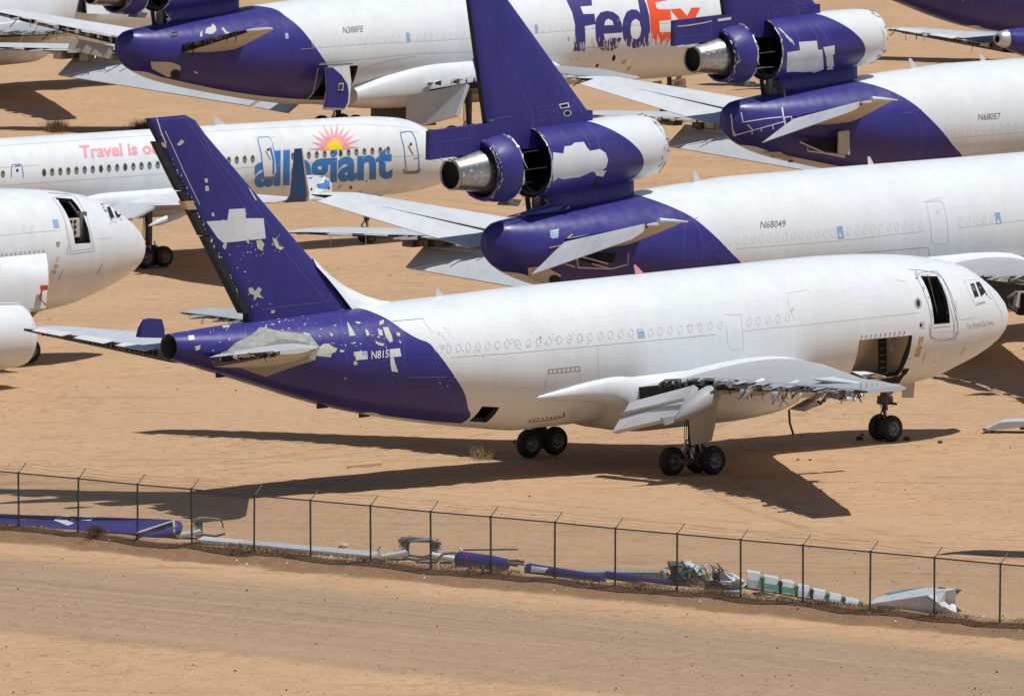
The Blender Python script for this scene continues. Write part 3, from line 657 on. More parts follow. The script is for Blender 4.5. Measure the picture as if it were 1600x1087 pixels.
for q in ([(350, 379), (355, 378), (352, 390), (347, 386)], [(320, 291), (325, 290), (327, 298), (321, 299)], [(319, 279), (325, 279), (324, 286), (320, 285)], [(387, 292), (392, 297), (402, 314), (398, 312)],
          [(388, 450), (394, 449), (398, 455), (404, 448), (409, 452), (405, 459), (412, 466), (402, 464), (396, 470), (397, 461), (389, 458)], [(400, 376), (407, 374), (413, 381), (409, 392), (402, 388)],
          [(425, 371), (432, 374), (436, 384), (444, 387), (438, 391), (430, 386)], [(385, 373), (389, 373), (389, 381), (385, 379)], [(330, 333), (334, 332), (335, 338), (331, 338)], [(266, 174.5), (288, 173.5), (290, 176.5), (272, 178)],
          [(423, 485), (430, 484), (428, 489), (424, 490)], [(276, 226), (283, 218), (288, 221), (284, 226), (279, 228)]): mark(fn, q, 'primer', .012, 6)
for k in range(46):
    y = random.uniform(330, 480); x = 300 + (y - 178) * .33 + random.gauss(8, 12) if k < 24 else random.uniform(380, 445)
    if k >= 24: y = random.uniform(365, 400)
    blob(fn, (x, y), abs(random.gauss(0, .8)) + .4, abs(random.gauss(0, .8)) + .4, 'primer', 7, .45, .012)
for k in range(40):
    u = random.random(); blob(fn, (247 + u * 128, 205 + u * 260 + random.uniform(-4, 4)), random.uniform(.4, 1.1), random.uniform(.5, 2.4), random.choice(['bright_metal', 'light_grey']), 6, .5, .013)
line(fn, [(240, 188), (289, 184), (304, 206), (372, 310), (407, 360)], .8, 'line_purple'); line(fn, [(305, 192), (330, 238), (367, 281), (412, 340), (450, 400), (511, 472)], .8, 'line_purple')
line(fn, [(258, 205), (270, 230), (288, 270), (312, 320)], .9, 'light_grey'); line(fn, [(243, 178), (251, 205), (259, 224)], 1.6, 'light_grey'); line(fn, [(298, 178), (306, 187)], 2.2, 'light_grey')
line(fn, [(410, 484), (450, 478), (505, 472)], 1.0, 'line_purple'); line(fn, [(511, 472), (520, 455)], .7, 'line_purple')
mark(fn, [(251, 222), (259, 224), (260, 230), (254, 230)], 'tan_patch', .012)
twin_stab(t1, 1, M1); twin_stab(t1, -1, M1, 6, False, False)
wr = twin_wing(t1, 1, 2); twin_wing(t1, -1, 3)
# right wing: flap left hanging, fairings, torn skin
fl = Part('inner_flap', t1, ('light_grey',)); q = [(23.75, 3.25, 3.15), (23.55, 6.9, 4.1), (24.55, 6.9, 2.95), (25.0, 3.25, 2.0)]
def P3(px, y): a, z = plane(M1, px, y); return L(a, y, z)
A_, B_, C_, D_ = P3((984, 628), 3.3), P3((1082, 602), 6.9), P3((1060, 649), 6.9), P3((957, 674), 3.3)
fl.slab([A_, B_, C_, D_], (.22, 0, -.12), 'light_grey')
fl.slab([P3((972, 645), 3.3), P3((1070, 622), 6.9), P3((1068, 626), 6.9), P3((970, 650), 3.3)], (-.03, 0, .03), 'seal_grey')
fl.slab([P3((1082, 601), 6.95), P3((1089, 606), 7.0), P3((1075, 648), 7.0), P3((1060, 654), 6.95)], (.03, -.06, 0), 'light_grey')
cn = Part('flap_track_fairing', t1, ('beige_paint',))
def canoe(part, pa, pb, y, r, mat='beige_paint', n=9):
    a = Vector(P3(pa, y)); b = Vector(P3(pb, y)); part.tube([a + (b - a) * u for u in (0, .08, .25, .5, .75, .93, 1)], [r * .15, r * .5, r * .9, r, r * .8, r * .35, .03], mat, 14)
canoe(cn, (1130, 603), (1056, 655), 7.4, .46, 'grey_top')
cn.slab([P3((1031, 652), 7.2), P3((1066, 646), 7.2), P3((1068, 654), 7.2), P3((1037, 664), 7.2)], (.02, -.1, 0), 'grey_top')
for k, (pa, pb, y) in enumerate((((1192, 596), (1163, 610), 10.5), ((1246, 600), (1212, 612), 13.0))):
    c = Part('flap_track', t1, ('bright_metal',)); a, b = Vector(P3(pa, y)), Vector(P3(pb, y))
    c.tube([a, (a + b) / 2 + Vector((0, 0, -.02)), b, b + Vector((-.1, 0, -.35))], [.2, .17, .24, .14], 'light_grey', 6)
    for j in range(16): u = random.random(); c.tube([a + (b - a) * u + Vector((0, 0, .05)), a + (b - a) * u + Vector((random.uniform(-.2, .2), 0, -.42))], .02, random.choice(['bright_metal', 'dark', 'rim_metal']), 4)
tn = Part('torn_wing_skin', t1, ('bright_metal',))
def crumple(part, pxs, y, mats, n=5, amp=.12, seed=1):
    rr = random.Random(seed); ps = [Vector(P3(p, y)) for p in pxs]; c = sum(ps, Vector()) / len(ps); k = len(ps)
    mid = [c + (p - c) * .55 + Vector((rr.uniform(-amp, amp), rr.uniform(-3, 3) * amp, rr.uniform(-amp, amp))) for p in ps]
    for i in range(k):
        part.add([ps[i], ps[(i + 1) % k], mid[(i + 1) % k], mid[i]], [(0, 1, 2, 3)], rr.choice(mats), False)
        part.add([mid[i], mid[(i + 1) % k], c + Vector((0, rr.uniform(-2, 2) * amp, 0))], [(0, 1, 2)], rr.choice(mats), False)
crumple(tn, [(1232, 639), (1262, 622), (1290, 608), (1303, 607), (1292, 618), (1284, 632), (1272, 636), (1258, 643)], 12.5, ['white_paint', 'light_grey', 'rim_metal', 'bright_metal'], seed=4)  # white and pale grey facets paint in the sunlit brightness of torn metal
tn = Part('torn_wing_skin', t1, ('bright_metal',)); crumple(tn, [(1272, 600), (1300, 598), (1330, 604), (1342, 616), (1336, 626), (1318, 627), (1302, 623), (1288, 612)], 11.2, ['rim_metal', 'light_grey', 'bright_metal', 'grime_metal', 'white_paint'], seed=5)  # pale facets again carry painted brightness, mixed with bare metal
tn2 = Part('torn_wing_skin', t1, ('bright_metal',)); crumple(tn2, [(1155, 588), (1166, 577), (1186, 575), (1190, 582), (1180, 590), (1165, 590)], 6.5, ['bright_metal', 'grime_metal', 'light_grey'], seed=8)
tn3 = Part('torn_wing_skin', t1, ('bright_metal',)); crumple(tn3, [(1330, 580), (1352, 580), (1368, 584), (1385, 588), (1370, 590), (1345, 588)], 9, ['light_grey', 'bright_metal', 'white_paint'], seed=9)
for k in range(22):
    x = random.uniform(1290, 1342); a = P3((x, random.uniform(604, 622)), 11.6); b = P3((x + random.uniform(-14, 14), random.uniform(606, 630)), 11.9); tn.tube([a, b], random.uniform(.015, .05), random.choice(['bright_metal', 'dark', 'rim_metal', 'grime_metal']), 5)
tn.tube([P3((1233, 640), 12.5), P3((1234, 660), 12.5), P3((1240, 679), 12.5)], .05, 'dark', 5); tn.tube([P3((1218, 636), 12.5), P3((1224, 625), 12.5), P3((1233, 634), 12.5)], .03, 'liner', 5)
py = Part('engine_pylon', t1, ('beige_paint',)); py.slab([P3((1262, 608), 8.6), P3((1330, 598), 8.6), P3((1332, 612), 8.6), P3((1285, 622), 8.6)], (0, -.35, 0), 'beige_paint')
py = Part('engine_pylon', t1, ('beige_paint',)); py.slab([P3((1146, 592), 8.8), P3((1200, 588), 8.8), P3((1206, 604), 8.8), P3((1185, 618), 8.8), P3((1170, 615), 8.8)], (0, -.3, 0), 'beige_paint')
tp = Part('outer_flap_panel', t1, ('light_grey',)); tp.slab([P3((1272, 592), 15), P3((1300, 588), 15), P3((1372, 602), 20), P3((1368, 606), 20), P3((1340, 606), 18.5)], (.05, 0, -.06), 'light_grey')
for k in range(7):
    a = 1345 + 9 * k; tp.tube([P3((a, 598 + k * .2), 20.9), P3((a + 1, 608 - abs(k - 2) * .6), 20.9)], .035, 'light_grey', 5)
bogie(t1, 'main_landing_gear', 21.88, 4.8, 3.2, .62, 1, .6, door=[(22.4, 5.2, 3.1), (21.5, 5.2, 3.2), (20.75, 5.2, 3.1), (20.9, 5.2, 2.2), (21.15, 5.2, 1.42), (22.25, 5.2, 1.32)], gone=((1, 1),))
bogie(t1, 'main_landing_gear', 21.88, -5.27, 3.2, .62, -1, .6, gone=((1, -1), (-1, -1)), door=[(22.3, -5.2, 3.0), (20.9, -5.2, 3.2), (21.2, -5.2, 1.6), (22.2, -5.2, 1.5)])
tk_ = Part('gear_truck', t1, ('dark',)); tk_.box(Vector(L(22.55, -5.1, .35)), Vector(L(21.2, -4.75, 1.0)), 'dark'); tk_.tube([L(21.9, -4.9, .8), L(21.9, -4.9, 1.9)], .3, 'dark', 8)
ng = nose_gear(t1, 6.9, -.25, 2.3, .56, track=.72, w=.36)
ng.slab([L(5.5, .35, 2.15), L(6.3, .35, 2.2), L(6.2, .35, 1.55), L(5.6, .35, 1.5)], (0, .03, 0), 'beige_paint')

# =================================================================== tri-jet freighters
TRI = [(0, 5.2, 5.0, .1), (.15, 5.55, 4.6, .45), (.5, 5.98, 4.15, .9), (1, 6.35, 3.8, 1.3), (2, 6.95, 3.35, 1.85), (3, 7.5, 3.05, 2.25), (4, 7.95, 2.85, 2.55), (6, 8.4, 2.65, 2.85), (8.5, 8.6, 2.59, 3.01),
       (36, 8.61, 2.59, 3.01), (38.3, 8.5, 2.66, 2.98), (41, 8.36, 2.98, 2.8), (43.8, 8.16, 3.45, 2.5), (46.5, 7.95, 3.98, 2.05), (48.6, 7.72, 4.45, 1.62), (50.1, 7.55, 4.92, 1.18), (51, 7.45, 5.35, .82), (51.5, 7.3, 5.68, .52), (51.85, 7.0, 6.05, .2)]
tri = interp(TRI)
TRI_FRONT = [(8.35, 43.3), (7.96, 42.57), (7.26, 41.34), (6.52, 40.5), (5.5, 39.38), (4.96, 38.7), (4.2, 38.1), (3.4, 37.75), (2.6, 37.6), (8.7, 44.6), (9.4, 46)]
TRI_BELLY = [(36, 2.85), (38.5, 3.0), (41, 3.25), (44, 3.7), (47, 4.3), (49, 4.75), (51, 5.2)]
livery('paint_tri', TRI_FRONT, TRI_BELLY)
m, t, b = nodes_of('duct_paint'); co = objco(t); s_ = t.nodes.new('ShaderNodeSeparateXYZ'); t.links.new(co, s_.inputs[0])
st_ = mth(t, 'SUBTRACT', 20.0, s_.outputs[0]); fz = fcurve(t, s_.outputs[2], [(8.6, 43.5), (9.0, 43.4), (9.4, 43.3), (10.0, 43.5), (10.6, 44.1), (11.1, 44.8), (11.5, 45.5), (12, 46.5)], 8, 13, 40, 50)
nn = noise(t, .9, 4, co)
t.links.new(mixc(t, mth(t, 'GREATER_THAN', mth(t, 'SUBTRACT', st_, fz), 0.0), ramp(t, nn, [(.3, (.66, .68, .69)), (.7, (.71, .74, .75))]), ramp(t, nn, [(.3, tuple(c * .85 for c in PURPLE)), (.7, tuple(c * 1.15 for c in PURPLE))])), b.inputs['Base Color'])
b.inputs['Roughness'].default_value = .33
TRI_WING = [dict(y=2.6, le=19.7, z=3.45, c=12.2, t=.13, cut=.93, tw=2.5), dict(y=8.3, le=23.9, z=4.05, c=8.2, t=.115, cut=.80, tw=1.5), dict(y=16, le=29.5, z=4.75, c=5.4, t=.105, cut=.76), dict(y=24.0, le=35.3, z=5.25, c=2.9, t=.09, cut=.85), dict(y=24.6, le=35.8, z=5.3, c=2.4, t=.06, cut=.97)]
def tri_wing(root, side, seed):
    p = Part('wing', root, ('grey_top',)); secs = TRI_WING if side > 0 else [dict(q_, y=-q_['y'], le=q_['le'] + d_, z=q_['z'] - e_, c=q_['c'] + (.5 if e_ > .3 else 0)) for q_, d_, e_ in zip(TRI_WING, (0, 0, .3, 2.6, 3.0), (0, .1, .35, .5, .5))]
    surface(p, secs, 'grey_top' if side > 0 else 'grey_paint', 'beige_paint', 'dark', 'light_grey', le_mat='light_grey')
    ribs(p, secs[1:4], 24, .9, 'beige_paint', seed, 'grime_metal'); ribs(p, secs[:2], 10, .5, 'light_grey', seed + 1)
    if side < 0:
        for k in range(16):
            u = k / 16; y = -(10 + 12.5 * u); st = 32.2 + 2.2 * u + 3.2 * max(0, u - .45); z = 4.2 + .35 * u
            if random.random() < .85: p.box(Vector(L(st + random.uniform(.5, .9), y - .38, z - random.uniform(.35, .55))), Vector(L(st - .1, y + .34, z - .12)), random.choice(['beige_paint', 'grime_metal', 'seal_grey', 'grime_metal']))
    return p
TRI_STAB = [dict(y=1.2, le=43.6, z=6.35, c=6.9, t=.10, cut=.66), dict(y=2.4, le=44.5, z=6.5, c=6.6, t=.10, cut=.66), dict(y=10.3, le=49.75, z=7.95, c=2.9, t=.09, cut=.66), dict(y=10.85, le=50.6, z=8.05, c=2.1, t=.05, cut=.8)]
def elevator(root, M, side, droop, u0, u1, mat='light_grey', chord=1.0, name='elevator', sub=None):
    p = Part(name, root, (mat,), M)
    def hinge(u): return 44.5 + 5.25 * u + (6.6 - 3.7 * u) * .66, side * (2.4 + 7.9 * u), 6.5 + 1.45 * u, (6.6 - 3.7 * u) * .36 * chord
    rings = []
    for u in np.linspace(u0, u1, 8):
        st, y, z, c = hinge(u); c = max(c, .95); a = R(droop); r = []
        for x, h in ((0, .13), (.3, .12), (1, .015), (1, -.015), (.3, -.12), (0, -.13)):
            r.append(L(st + c * x * math.cos(a) + h * math.sin(a), y, z - c * x * math.sin(a) + h * math.cos(a)))
        rings.append(r)
    p.loft(rings, mat, True, mat, mat, smooth=False); return p
def inboard_elevator(root, extra=0):
    for nm, q in (('outer_flap', [(35.6, -21.3, 4.15), (33.2, -6, 3.8), (36.3, -6, 2.15), (37.6, -20.6, 3.2)]), ('inner_flap', [(33.4, -5.7, 3.6), (33.2, -3.3, 3.5), (36.0, -3.3, 1.9), (36.2, -5.7, 2.1)])):
        p = Part(nm, root, ('grey_paint',)); q = [Vector(L(*a)) for a in q]; p.slab(q, (.2, 0, -.08), 'grey_paint'); u = Vector((-.012, 0, .03))
        p.slab([q[0] + u, q[1] + u, q[1] * .84 + q[2] * .16 + u, q[0] * .84 + q[3] * .16 + u], (.01, 0, -.02), 'light_grey')
AXD = Vector(L(41, 0, 10.35)) - Vector(L(54, 0, 9.70)); AXO = Vector(L(54, 0, 9.70)); AXN = AXD.normalized()
def trijet(name, label, M, seed, reg, nozzle=True):
    t = thing(name, label, 'airplane', M, 'scrapped three engine freighters'); o = {}
    f = Part('fuselage', t, ('paint_tri',), M); o['root'], o['body'] = t, f
    return t, f, o
def tri_tail(t, M, seed, strut='leg', o=None):
    ax = lambda st: AXO + AXN * ((54 - st) / AXN.x * 1.0)   # point on the thrust line at a station
    dz = lambda st: 9.70 + (54 - st) * .05
    c = Part('engine_duct', t, ('duct_paint',), M); D = Vector((1, 0, .05)).normalized(); O = Vector(L(49.15, 0, dz(49.15)))
    c.lathe(O, D, [(0, 1.56), (.5, 1.58), (3, 1.57), (5, 1.52), (6.4, 1.45), (7.1, 1.37), (7.42, 1.28), (7.52, 1.2), (7.4, 1.13), (6.8, 1.1), (2, 1.2)], 'duct_paint', 56)
    c.lathe(O, D, [(0, 1.56), (0, 1.44), (.3, 1.42), (4.2, 1.40), (4.25, .02)], 'black', 56)
    c.lathe(O, D, [(.12, 1.45), (.10, 1.36), (.3, 1.36)], 'grime_metal', 40); c.lathe(O, D, [(.5, 1.43), (.55, 1.36), (.7, 1.40)], 'rim_metal', 40)
    c.base = len(c.f); o['duct'] = c
    rag(c, O, D, 1.56, .0, 34, .06, ('light_grey', 'bright_metal'), seed); rag(c, O, D, 1.26, 7.36, 60, .22, ('bright_metal', 'light_grey', 'grime_metal', 'galvanised', 'dark', 'rim_metal'), seed + 1)
    rag(c, O, D, 1.345, 7.1, 40, .20, ('bright_metal', 'galvanised', 'dark'), seed + 2)
    a = Part('aft_cowl', t, ('purple_paint',), M); O2 = Vector(L(50.75, 0, dz(50.75) - .03)); B = -D
    a.lathe(O2, B, [(0, 1.30), (0, 1.48), (.1, 1.51), (.6, 1.48), (1.1, 1.38), (1.4, 1.30), (1.38, 1.2), (1.0, 1.2), (.4, 1.25)], 'purple_paint', 56)
    a.lathe(O2, B, [(1.36, 1.24), (.9, 1.15), (.8, .6), (.7, .05)], 'black', 40); a.lathe(O2, B, [(.02, 1.48), (.02, .2)], 'dark', 40)
    a.base = len(a.f); o['cowl'] = a
    rag(a, O2, D, 1.5, -.02, 44, .09, ('bright_metal', 'light_grey'), seed + 3); rag(a, O2, B, 1.29, 1.34, 60, .13, ('bright_metal', 'light_grey'), seed + 4); rag(a, O2, B, 1.33, 1.22, 46, .1, ('bright_metal',), seed + 5)
    a.slab([P for P in (L(51.0, .3, 8.5), L(50.0, .5, 8.38), L(50.2, .5, 8.1), L(51.3, .3, 8.22))], (0, .04, 0), 'grime_metal')
    n = Part('exhaust_nozzle', t, ('steel',), M); O3 = Vector(L(51.35, 0, dz(51.35) - .02))
    n.lathe(O3, B, [(-.3, .98), (.5, .98), (.62, 1.0), (.75, .97), (1.0, .93), (1.7, .81), (2.35, .70), (2.55, .66), (2.55, .62), (2.3, .62)], 'steel', 48)
    n.lathe(O3, B, [(2.54, .63), (2.45, .62), (2.3, .6), (2.28, .01)], 'black', 40); n.lathe(O3, B, [(.50, .99), (.56, 1.02), (.64, 1.01)], 'bright_metal', 40)
    n.base = len(n.f); o['nozzle'] = n
    rag(n, O3, B, .66, 2.46, 26, .08, ('bright_metal', 'light_grey'), seed + 6)
    if nozzle_tape := True:
        for k in range(26):
            x = random.uniform(.6, 2.3); an = random.uniform(-1.2, .6); r = 1.06 - .16 * x + .02; w = random.uniform(.02, .1)
            pt = [O3 + B * (x + dx) + Vector((0, -math.cos(an + da) * r, math.sin(an + da) * r)) for dx, da in ((0, 0), (random.uniform(.03, .12), w), (random.uniform(.1, .25), 0), (.04, -w))]
            n.add(pt, [(0, 1, 2, 3)], 'bright_metal', False)
    for k in range(3):    # pipes and torn lines in the gap where the engine was
        an = random.uniform(0, 6.28); r0 = random.uniform(.9, 1.45); y = math.cos(an) * r0; z = math.sin(an) * r0
        a.tube([L(49.3, y, dz(49.3) + z), L(50.8, y * .95 + random.uniform(-.1, .1), dz(50.6) + z * .95)], random.uniform(.015, .03), random.choice(['grime_metal', 'dark']), 5)
    # fin with banjo structure, aft fin block, rudder pieces
    v = Part('vertical_fin', t, ('purple_paint',), M); o['fin'] = v
    secs = [dict(y=10.6, le=44.1, z=0, c=9.0, t=.085, cut=.86), dict(y=11.4, le=44.9, z=0, c=8.2, t=.085, cut=.83), dict(y=17.5, le=50.6, z=0, c=3.6, t=.08, cut=.62), dict(y=17.75, le=51.0, z=0, c=2.8, t=.05, cut=.62)]
    surface(v, secs, 'purple_paint', 'purple_paint', 'dark', vertical=True, camber=0)
    v.hexa([L(45.5, .34, 10.9), L(55.2, .16, 10.42), L(55.2, -.16, 10.42), L(45.5, -.34, 10.9), L(45.5, .34, 12.1), L(55.2, .12, 11.7), L(55.2, -.12, 11.7), L(45.5, -.34, 12.1)], 'purple_paint')
    v.hexa([L(49.5, .30, 10.9), L(46, .45, 11.1), L(46, -.45, 11.1), L(49.5, -.30, 10.9), L(49.5, .28, 11.5), L(46, .30, 11.6), L(46, -.30, 11.6), L(49.5, -.28, 11.5)], 'purple_paint')
    v.base = len(v.f)
    r = Part('rudder', v, ('purple_paint',), M)
    r.hexa([L(49.9, .2, 12.12), L(51.6, .03, 12.03), L(51.6, -.03, 12.03), L(49.9, -.2, 12.12), L(51.0, .16, 14.78), L(52.5, .02, 14.74), L(52.5, -.02, 14.74), L(51.0, -.16, 14.78)], 'purple_paint')
    r = Part('rudder', v, ('purple_paint',), M)
    r.hexa([L(50.95, .17, 14.9), L(51.55, .05, 14.85), L(51.55, -.05, 14.85), L(50.95, -.17, 14.9), L(52.3, .12, 17.5), L(52.9, .03, 17.4), L(52.9, -.03, 17.4), L(52.3, -.12, 17.5)], 'purple_paint')
    r.box(Vector(L(51.7, -.08, 14.95)), Vector(L(51.55, .08, 16.2)), 'grime_metal')
    for k in range(20): z = 10.42 + random.uniform(-.05, .03); x = 53.7 + 1.4 * random.random(); v.tube([L(x, .17, z + .02), L(x - random.uniform(.1, .3), .2, z - random.uniform(.0, .1))], .02, 'light_grey', 4)
    # pylon under the duct
    p = Part('duct_pylon', t, ('purple_paint',), M); o['pylon'] = p; rings = []
    for s, w, zt in ((48.3, .30, 8.9), (46.5, .50, 9.1), (44.5, .58, 9.2), (43.4, .52, 9.3), (42.95, .34, 9.3), (42.8, .05, 9.3)):
        rings.append([L(s, -w, 7.2), L(s, w, 7.2), L(s, w * .96, zt), L(s, -w * .96, zt)])
    p.loft(rings, 'purple_paint', True, 'dark', None); p.base = len(p.f)
    rag(p, L(48.3, 0, 8.0), (-1, 0, 0), .35, .02, 8, .2, ('light_grey', 'bright_metal'), seed + 9)
    # main engine-mount strut left behind
    p.tube([L(48.75, .1, 8.6), L(48.75, .1, 7.2)], .2, 'grime_metal', 8); p.tube([L(49.1, -.1, 8.4), L(48.9, -.1, 7.2)], .12, 'dark', 6)
    return o

# ------------------------------------------------------------------- N68049
M2 = craft_matrix(21.978, 523.35, 43.2, .17)
t2, f2, o2 = trijet('trijet_freighter', 'white and purple trijet with N68049 on its side, right behind the front jet', M2, 2, 'N68049')
fuselage(f2, tri, 4.0, 51.85, 'paint_tri', nth=72, cap1='purple_paint'); f2.base = len(f2.f)
tri_tail(t2, M2, 20, o=o2)
belly_fairing(t2, [(18.0, 3.7, 2.9, 1.2), (19.5, 4.3, 2.5, 2.5), (21.5, 4.8, 2.2, 3.1), (24, 4.95, 2.1, 3.22), (30, 4.9, 2.1, 3.22), (33.5, 4.5, 2.25, 3.05), (36, 4.0, 2.5, 2.8)])
tri_wing(t2, 1, 31); tri_wing(t2, -1, 32)
def tri_stab(t, M, side, le_cap=True):
    p = Part('horizontal_stabilizer', t, ('light_grey',), M); secs = TRI_STAB if side > 0 else flip(TRI_STAB)
    surface(p, secs, 'light_grey', 'beige_paint', 'dark', 'light_grey', camber=0); p.base = len(p.f)
    if side > 0 and le_cap:
        p.tube([L(49.7, 10.75, 8.02), L(50.6, 10.8, 8.12), L(51.5, 10.8, 8.2)], [.03, .09, .12], 'light_grey', 10)
    return p
for sd in (1, -1):
    tri_stab(t2, M2, sd)
elevator(t2, M2, 1, 30, -.05, .97); elevator(t2, M2, -1, 5, -.08, .97, chord=1.0)
inboard_elevator(t2)
g = Part('stabilizer_root_hole', f2, ('black',), M2)
g.slab([L(*plane(M2, p, 2.2)[:1], 2.3, plane(M2, p, 2.2)[1]) for p in ((888, 399), (962, 396), (955, 410), (925, 412))], (0, .2, 0), 'black')
for pts in ([(886, 398), (882, 412), (898, 417)], [(890, 402), (902, 405), (903, 418), (955, 420), (981, 413), (982, 396)], [(925, 412), (955, 420)], [(905, 400), (950, 412)]):
    g.tube([L(plane(M2, p, 2.5)[0], 2.5, plane(M2, p, 2.5)[1]) for p in pts], .035, 'liner', 5)
l2 = lambda pts, w=.6, m_='line_soft', part=f2, **k: line(part, pts, w, m_, **k)
lettering(f2, 'N68049', (1188, 356.5), (1227, 354.5), (.6, -10.5), 'line_dark', .004, .01, 6)
for i in range(34):
    x = 1140 + 12.42 * i
    if abs(x - 1314) < 7 or 1446 < x < 1492 or abs(x - 1559) < 7 or x > 1600: continue
    l2(oval((x, 377.2 - (x - 1140) * .087), 3.0, 6.6, 12), .5, 'line_faint', closed=True)
for q in ([(1307, 354), (1316, 353), (1319, 372), (1310, 373)], [(1554, 332.5), (1562, 331.5), (1565, 349), (1557, 350)]):
    mark(f2, q, 'blue_tape', .01); mark(f2, [(q[0][0] + 3, q[0][1] + 12), (q[0][0] + 6, q[0][1] + 10), (q[0][0] + 8, q[0][1] + 16), (q[0][0] + 5, q[0][1] + 17)], 'white_paint', .014)
l2([(1447, 315), (1449, 325), (1454, 350), (1456, 380), (1478, 381), (1481.5, 376), (1480, 345), (1474, 318), (1471, 314), (1449, 315.5)], .7); l2([(1442, 316), (1472, 309)], .6); l2(oval((1465, 331), 2.2, 3), .5, closed=True)
l2([(1150, 388.5), (1300, 377), (1446, 361)], .5); l2([(1496, 356), (1600, 344)], .5); l2([(1342, 395.5), (1450, 386.5), (1452, 400)], .6, 'line_rust')
for pts in ([(1058, 347), (1091, 340)], [(1070, 345), (1084, 345), (1096, 365), (1098, 400), (1094, 416)], [(1062, 413), (1120, 410)], [(868, 370), (925, 346), (950, 339)], [(1070, 350), (1069, 412)]): l2(pts, .6, 'line_purple')
for k in range(40): blob(f2, (1060 + random.random() * 540, 405 - random.random() * 20), .5, .4, 'line_soft', 6)
mark(f2, [(859, 360), (873, 357), (872, 372), (862, 373)], 'blue_tape', .008); 
for k in range(3): l2([(859, 362 + k * 4), (873, 360 + k * 4)], 1.2, 'light_grey')
l2([(858, 387), (878, 383), (888, 371), (894, 366)], 2.2, 'tan_patch', off=.03)
mark(f2, [(824, 417), (850, 415), (862, 421), (876, 428), (872, 441), (850, 443), (826, 432)], 'beige_paint', .05); mark(f2, oval((866, 435), 9, 7, 12), 'dark', .06)
du = o2['duct']
mark(du, [(864, 238), (880, 240), (882, 229), (892, 228), (898, 223), (912, 222), (918, 232), (922, 236), (937, 233), (946, 239), (950, 250), (947, 262), (943, 264), (936, 272), (925, 268), (905, 277), (893, 278), (881, 280), (872, 278), (864, 284)], 'light_grey', .01, 6)
mark(du, [(930, 268), (947, 266), (942, 276), (931, 274)], 'white_paint', .02)
mark(du, [(937, 223), (968, 218), (970, 250), (950, 261), (950, 245)], 'logo_purple', .006); mark(du, [(922, 293), (934, 272), (936, 290)], 'dark', .012)
mark(du, [(936, 276), (950, 270), (950, 280), (944, 300), (936, 304)], 'purple_paint', .016)
for pts in ([(902, 200), (914, 212), (926, 240), (931, 280), (920, 300)], [(875, 203), (888, 222), (893, 240)], [(919, 226), (935, 224), (938, 262)], [(972, 218), (972, 258), (948, 264)], [(916, 193), (932, 212), (940, 240)]): line(du, pts, .6, 'line_purple')
fv = o2['fin']
mark(fv, [(873, 163), (888, 160), (890, 168), (876, 170)], 'light_grey', .006); mark(fv, [(875, 164.5), (886.5, 162), (888, 166.5), (877.5, 168.5)], 'black', .01)
mark(fv, oval((886.5, 177), 6, 4.8), 'light_grey', .006); mark(fv, oval((886.5, 177), 4.8, 3.8), 'black', .01)
for q in ([(838, 169), (851, 166), (854, 173), (841, 175)], [(855, 166), (869, 163), (872, 170), (858, 173)], [(827, 151), (838, 140), (843, 148), (831, 159)], oval((847, 184), 5.5, 5), oval((866, 180), 8, 5)): line(fv, q, .6, 'line_purple', closed=True)
for pts in ([(832, 210), (833, 180), (790, 90), (760, 20)], [(830, 205), (870, 198), (905, 193)], [(892, 170), (902, 146)], [(800, 22), (830, 60), (870, 120), (912, 180)], [(668, 224), (730, 217), (740, 215)], [(733, 205), (734, 220)], [(900, 192), (890, 165)]): line(fv, pts, .6, 'line_purple')
line(fv, [(669, 204), (740, 191), (800, 182)], 1.2, 'line_purple'); line(fv, [(745, 193), (772, 188)], 2.0, 'line_dark')
for q in (oval((883, 311.5), 8, 7), oval((924, 308), 7.5, 8.5)): line(o2['pylon'], q, .6, 'line_purple', closed=True)
hp = Part('access_panel', f2, ('purple_paint',), M2); hp.slab([P for P in (L(50.6, .2, 7.62), L(48.0, .7, 7.75), L(47.6, 1.0, 7.85), L(47.4, .9, 8.05), L(48.2, .6, 8.1))], (0, 0, .04), 'purple_paint')
for s_ in (38.9, 27.8): an = Part('antenna', f2, ('light_grey',)); an.slab([L(s_, .015, 8.45), L(s_ - .45, .015, 8.45), L(s_ - .1, .015, 8.98), L(s_ + .05, .015, 9.0)], (0, .03, 0), 'light_grey')
bogie(t2, 'main_landing_gear', 30.0, 5.3, 3.4, .65, 1, .65, 1.6, 1.1); bogie(t2, 'main_landing_gear', 30.0, -5.3, 3.4, .65, -1, .65, 1.6, 1.1)
nose_gear(t2, 8.2, 0, 2.9, .5)
def nacelle(t, st, y, z, r, ln, M=None, name='engine_nacelle', mat='white_paint', skin=True):
    p = Part(name, t, (mat,), M); O = Vector(L(st, y, z)); B = Vector((-1, 0, 0))
    p.lathe(O, B, [(.35, r * .80), (.08, r * .86), (0, r * .91), (.06, r * .955), (.35, r), (ln * .3, r * 1.05), (ln * .62, r * 1.0), (ln * .86, r * .88), (ln, r * .78)], mat, 48)
    p.lathe(O, B, [(.3, r * .82), (1.2, r * .82), (1.3, .05)], 'black', 40); p.lathe(O, B, [(ln, r * .78), (ln * .8, r * .7), (ln * .8, .1)], 'dark', 40); p.base = len(p.f); return p
def P2(px, y): q, z = plane(M2, px, y); return L(q, y, z)
rf = Part('outer_flap', t2, ('light_grey',))
rf.slab([P2((1520, 433), 11.3), P2((1606, 446), 17.6), P2((1606, 482), 17.6), P2((1572, 484), 14.6), P2((1540, 455), 12)], (-.05, .25, 0), 'dark')  # dark sheet behind the flap panels, put in as shade for their gaps
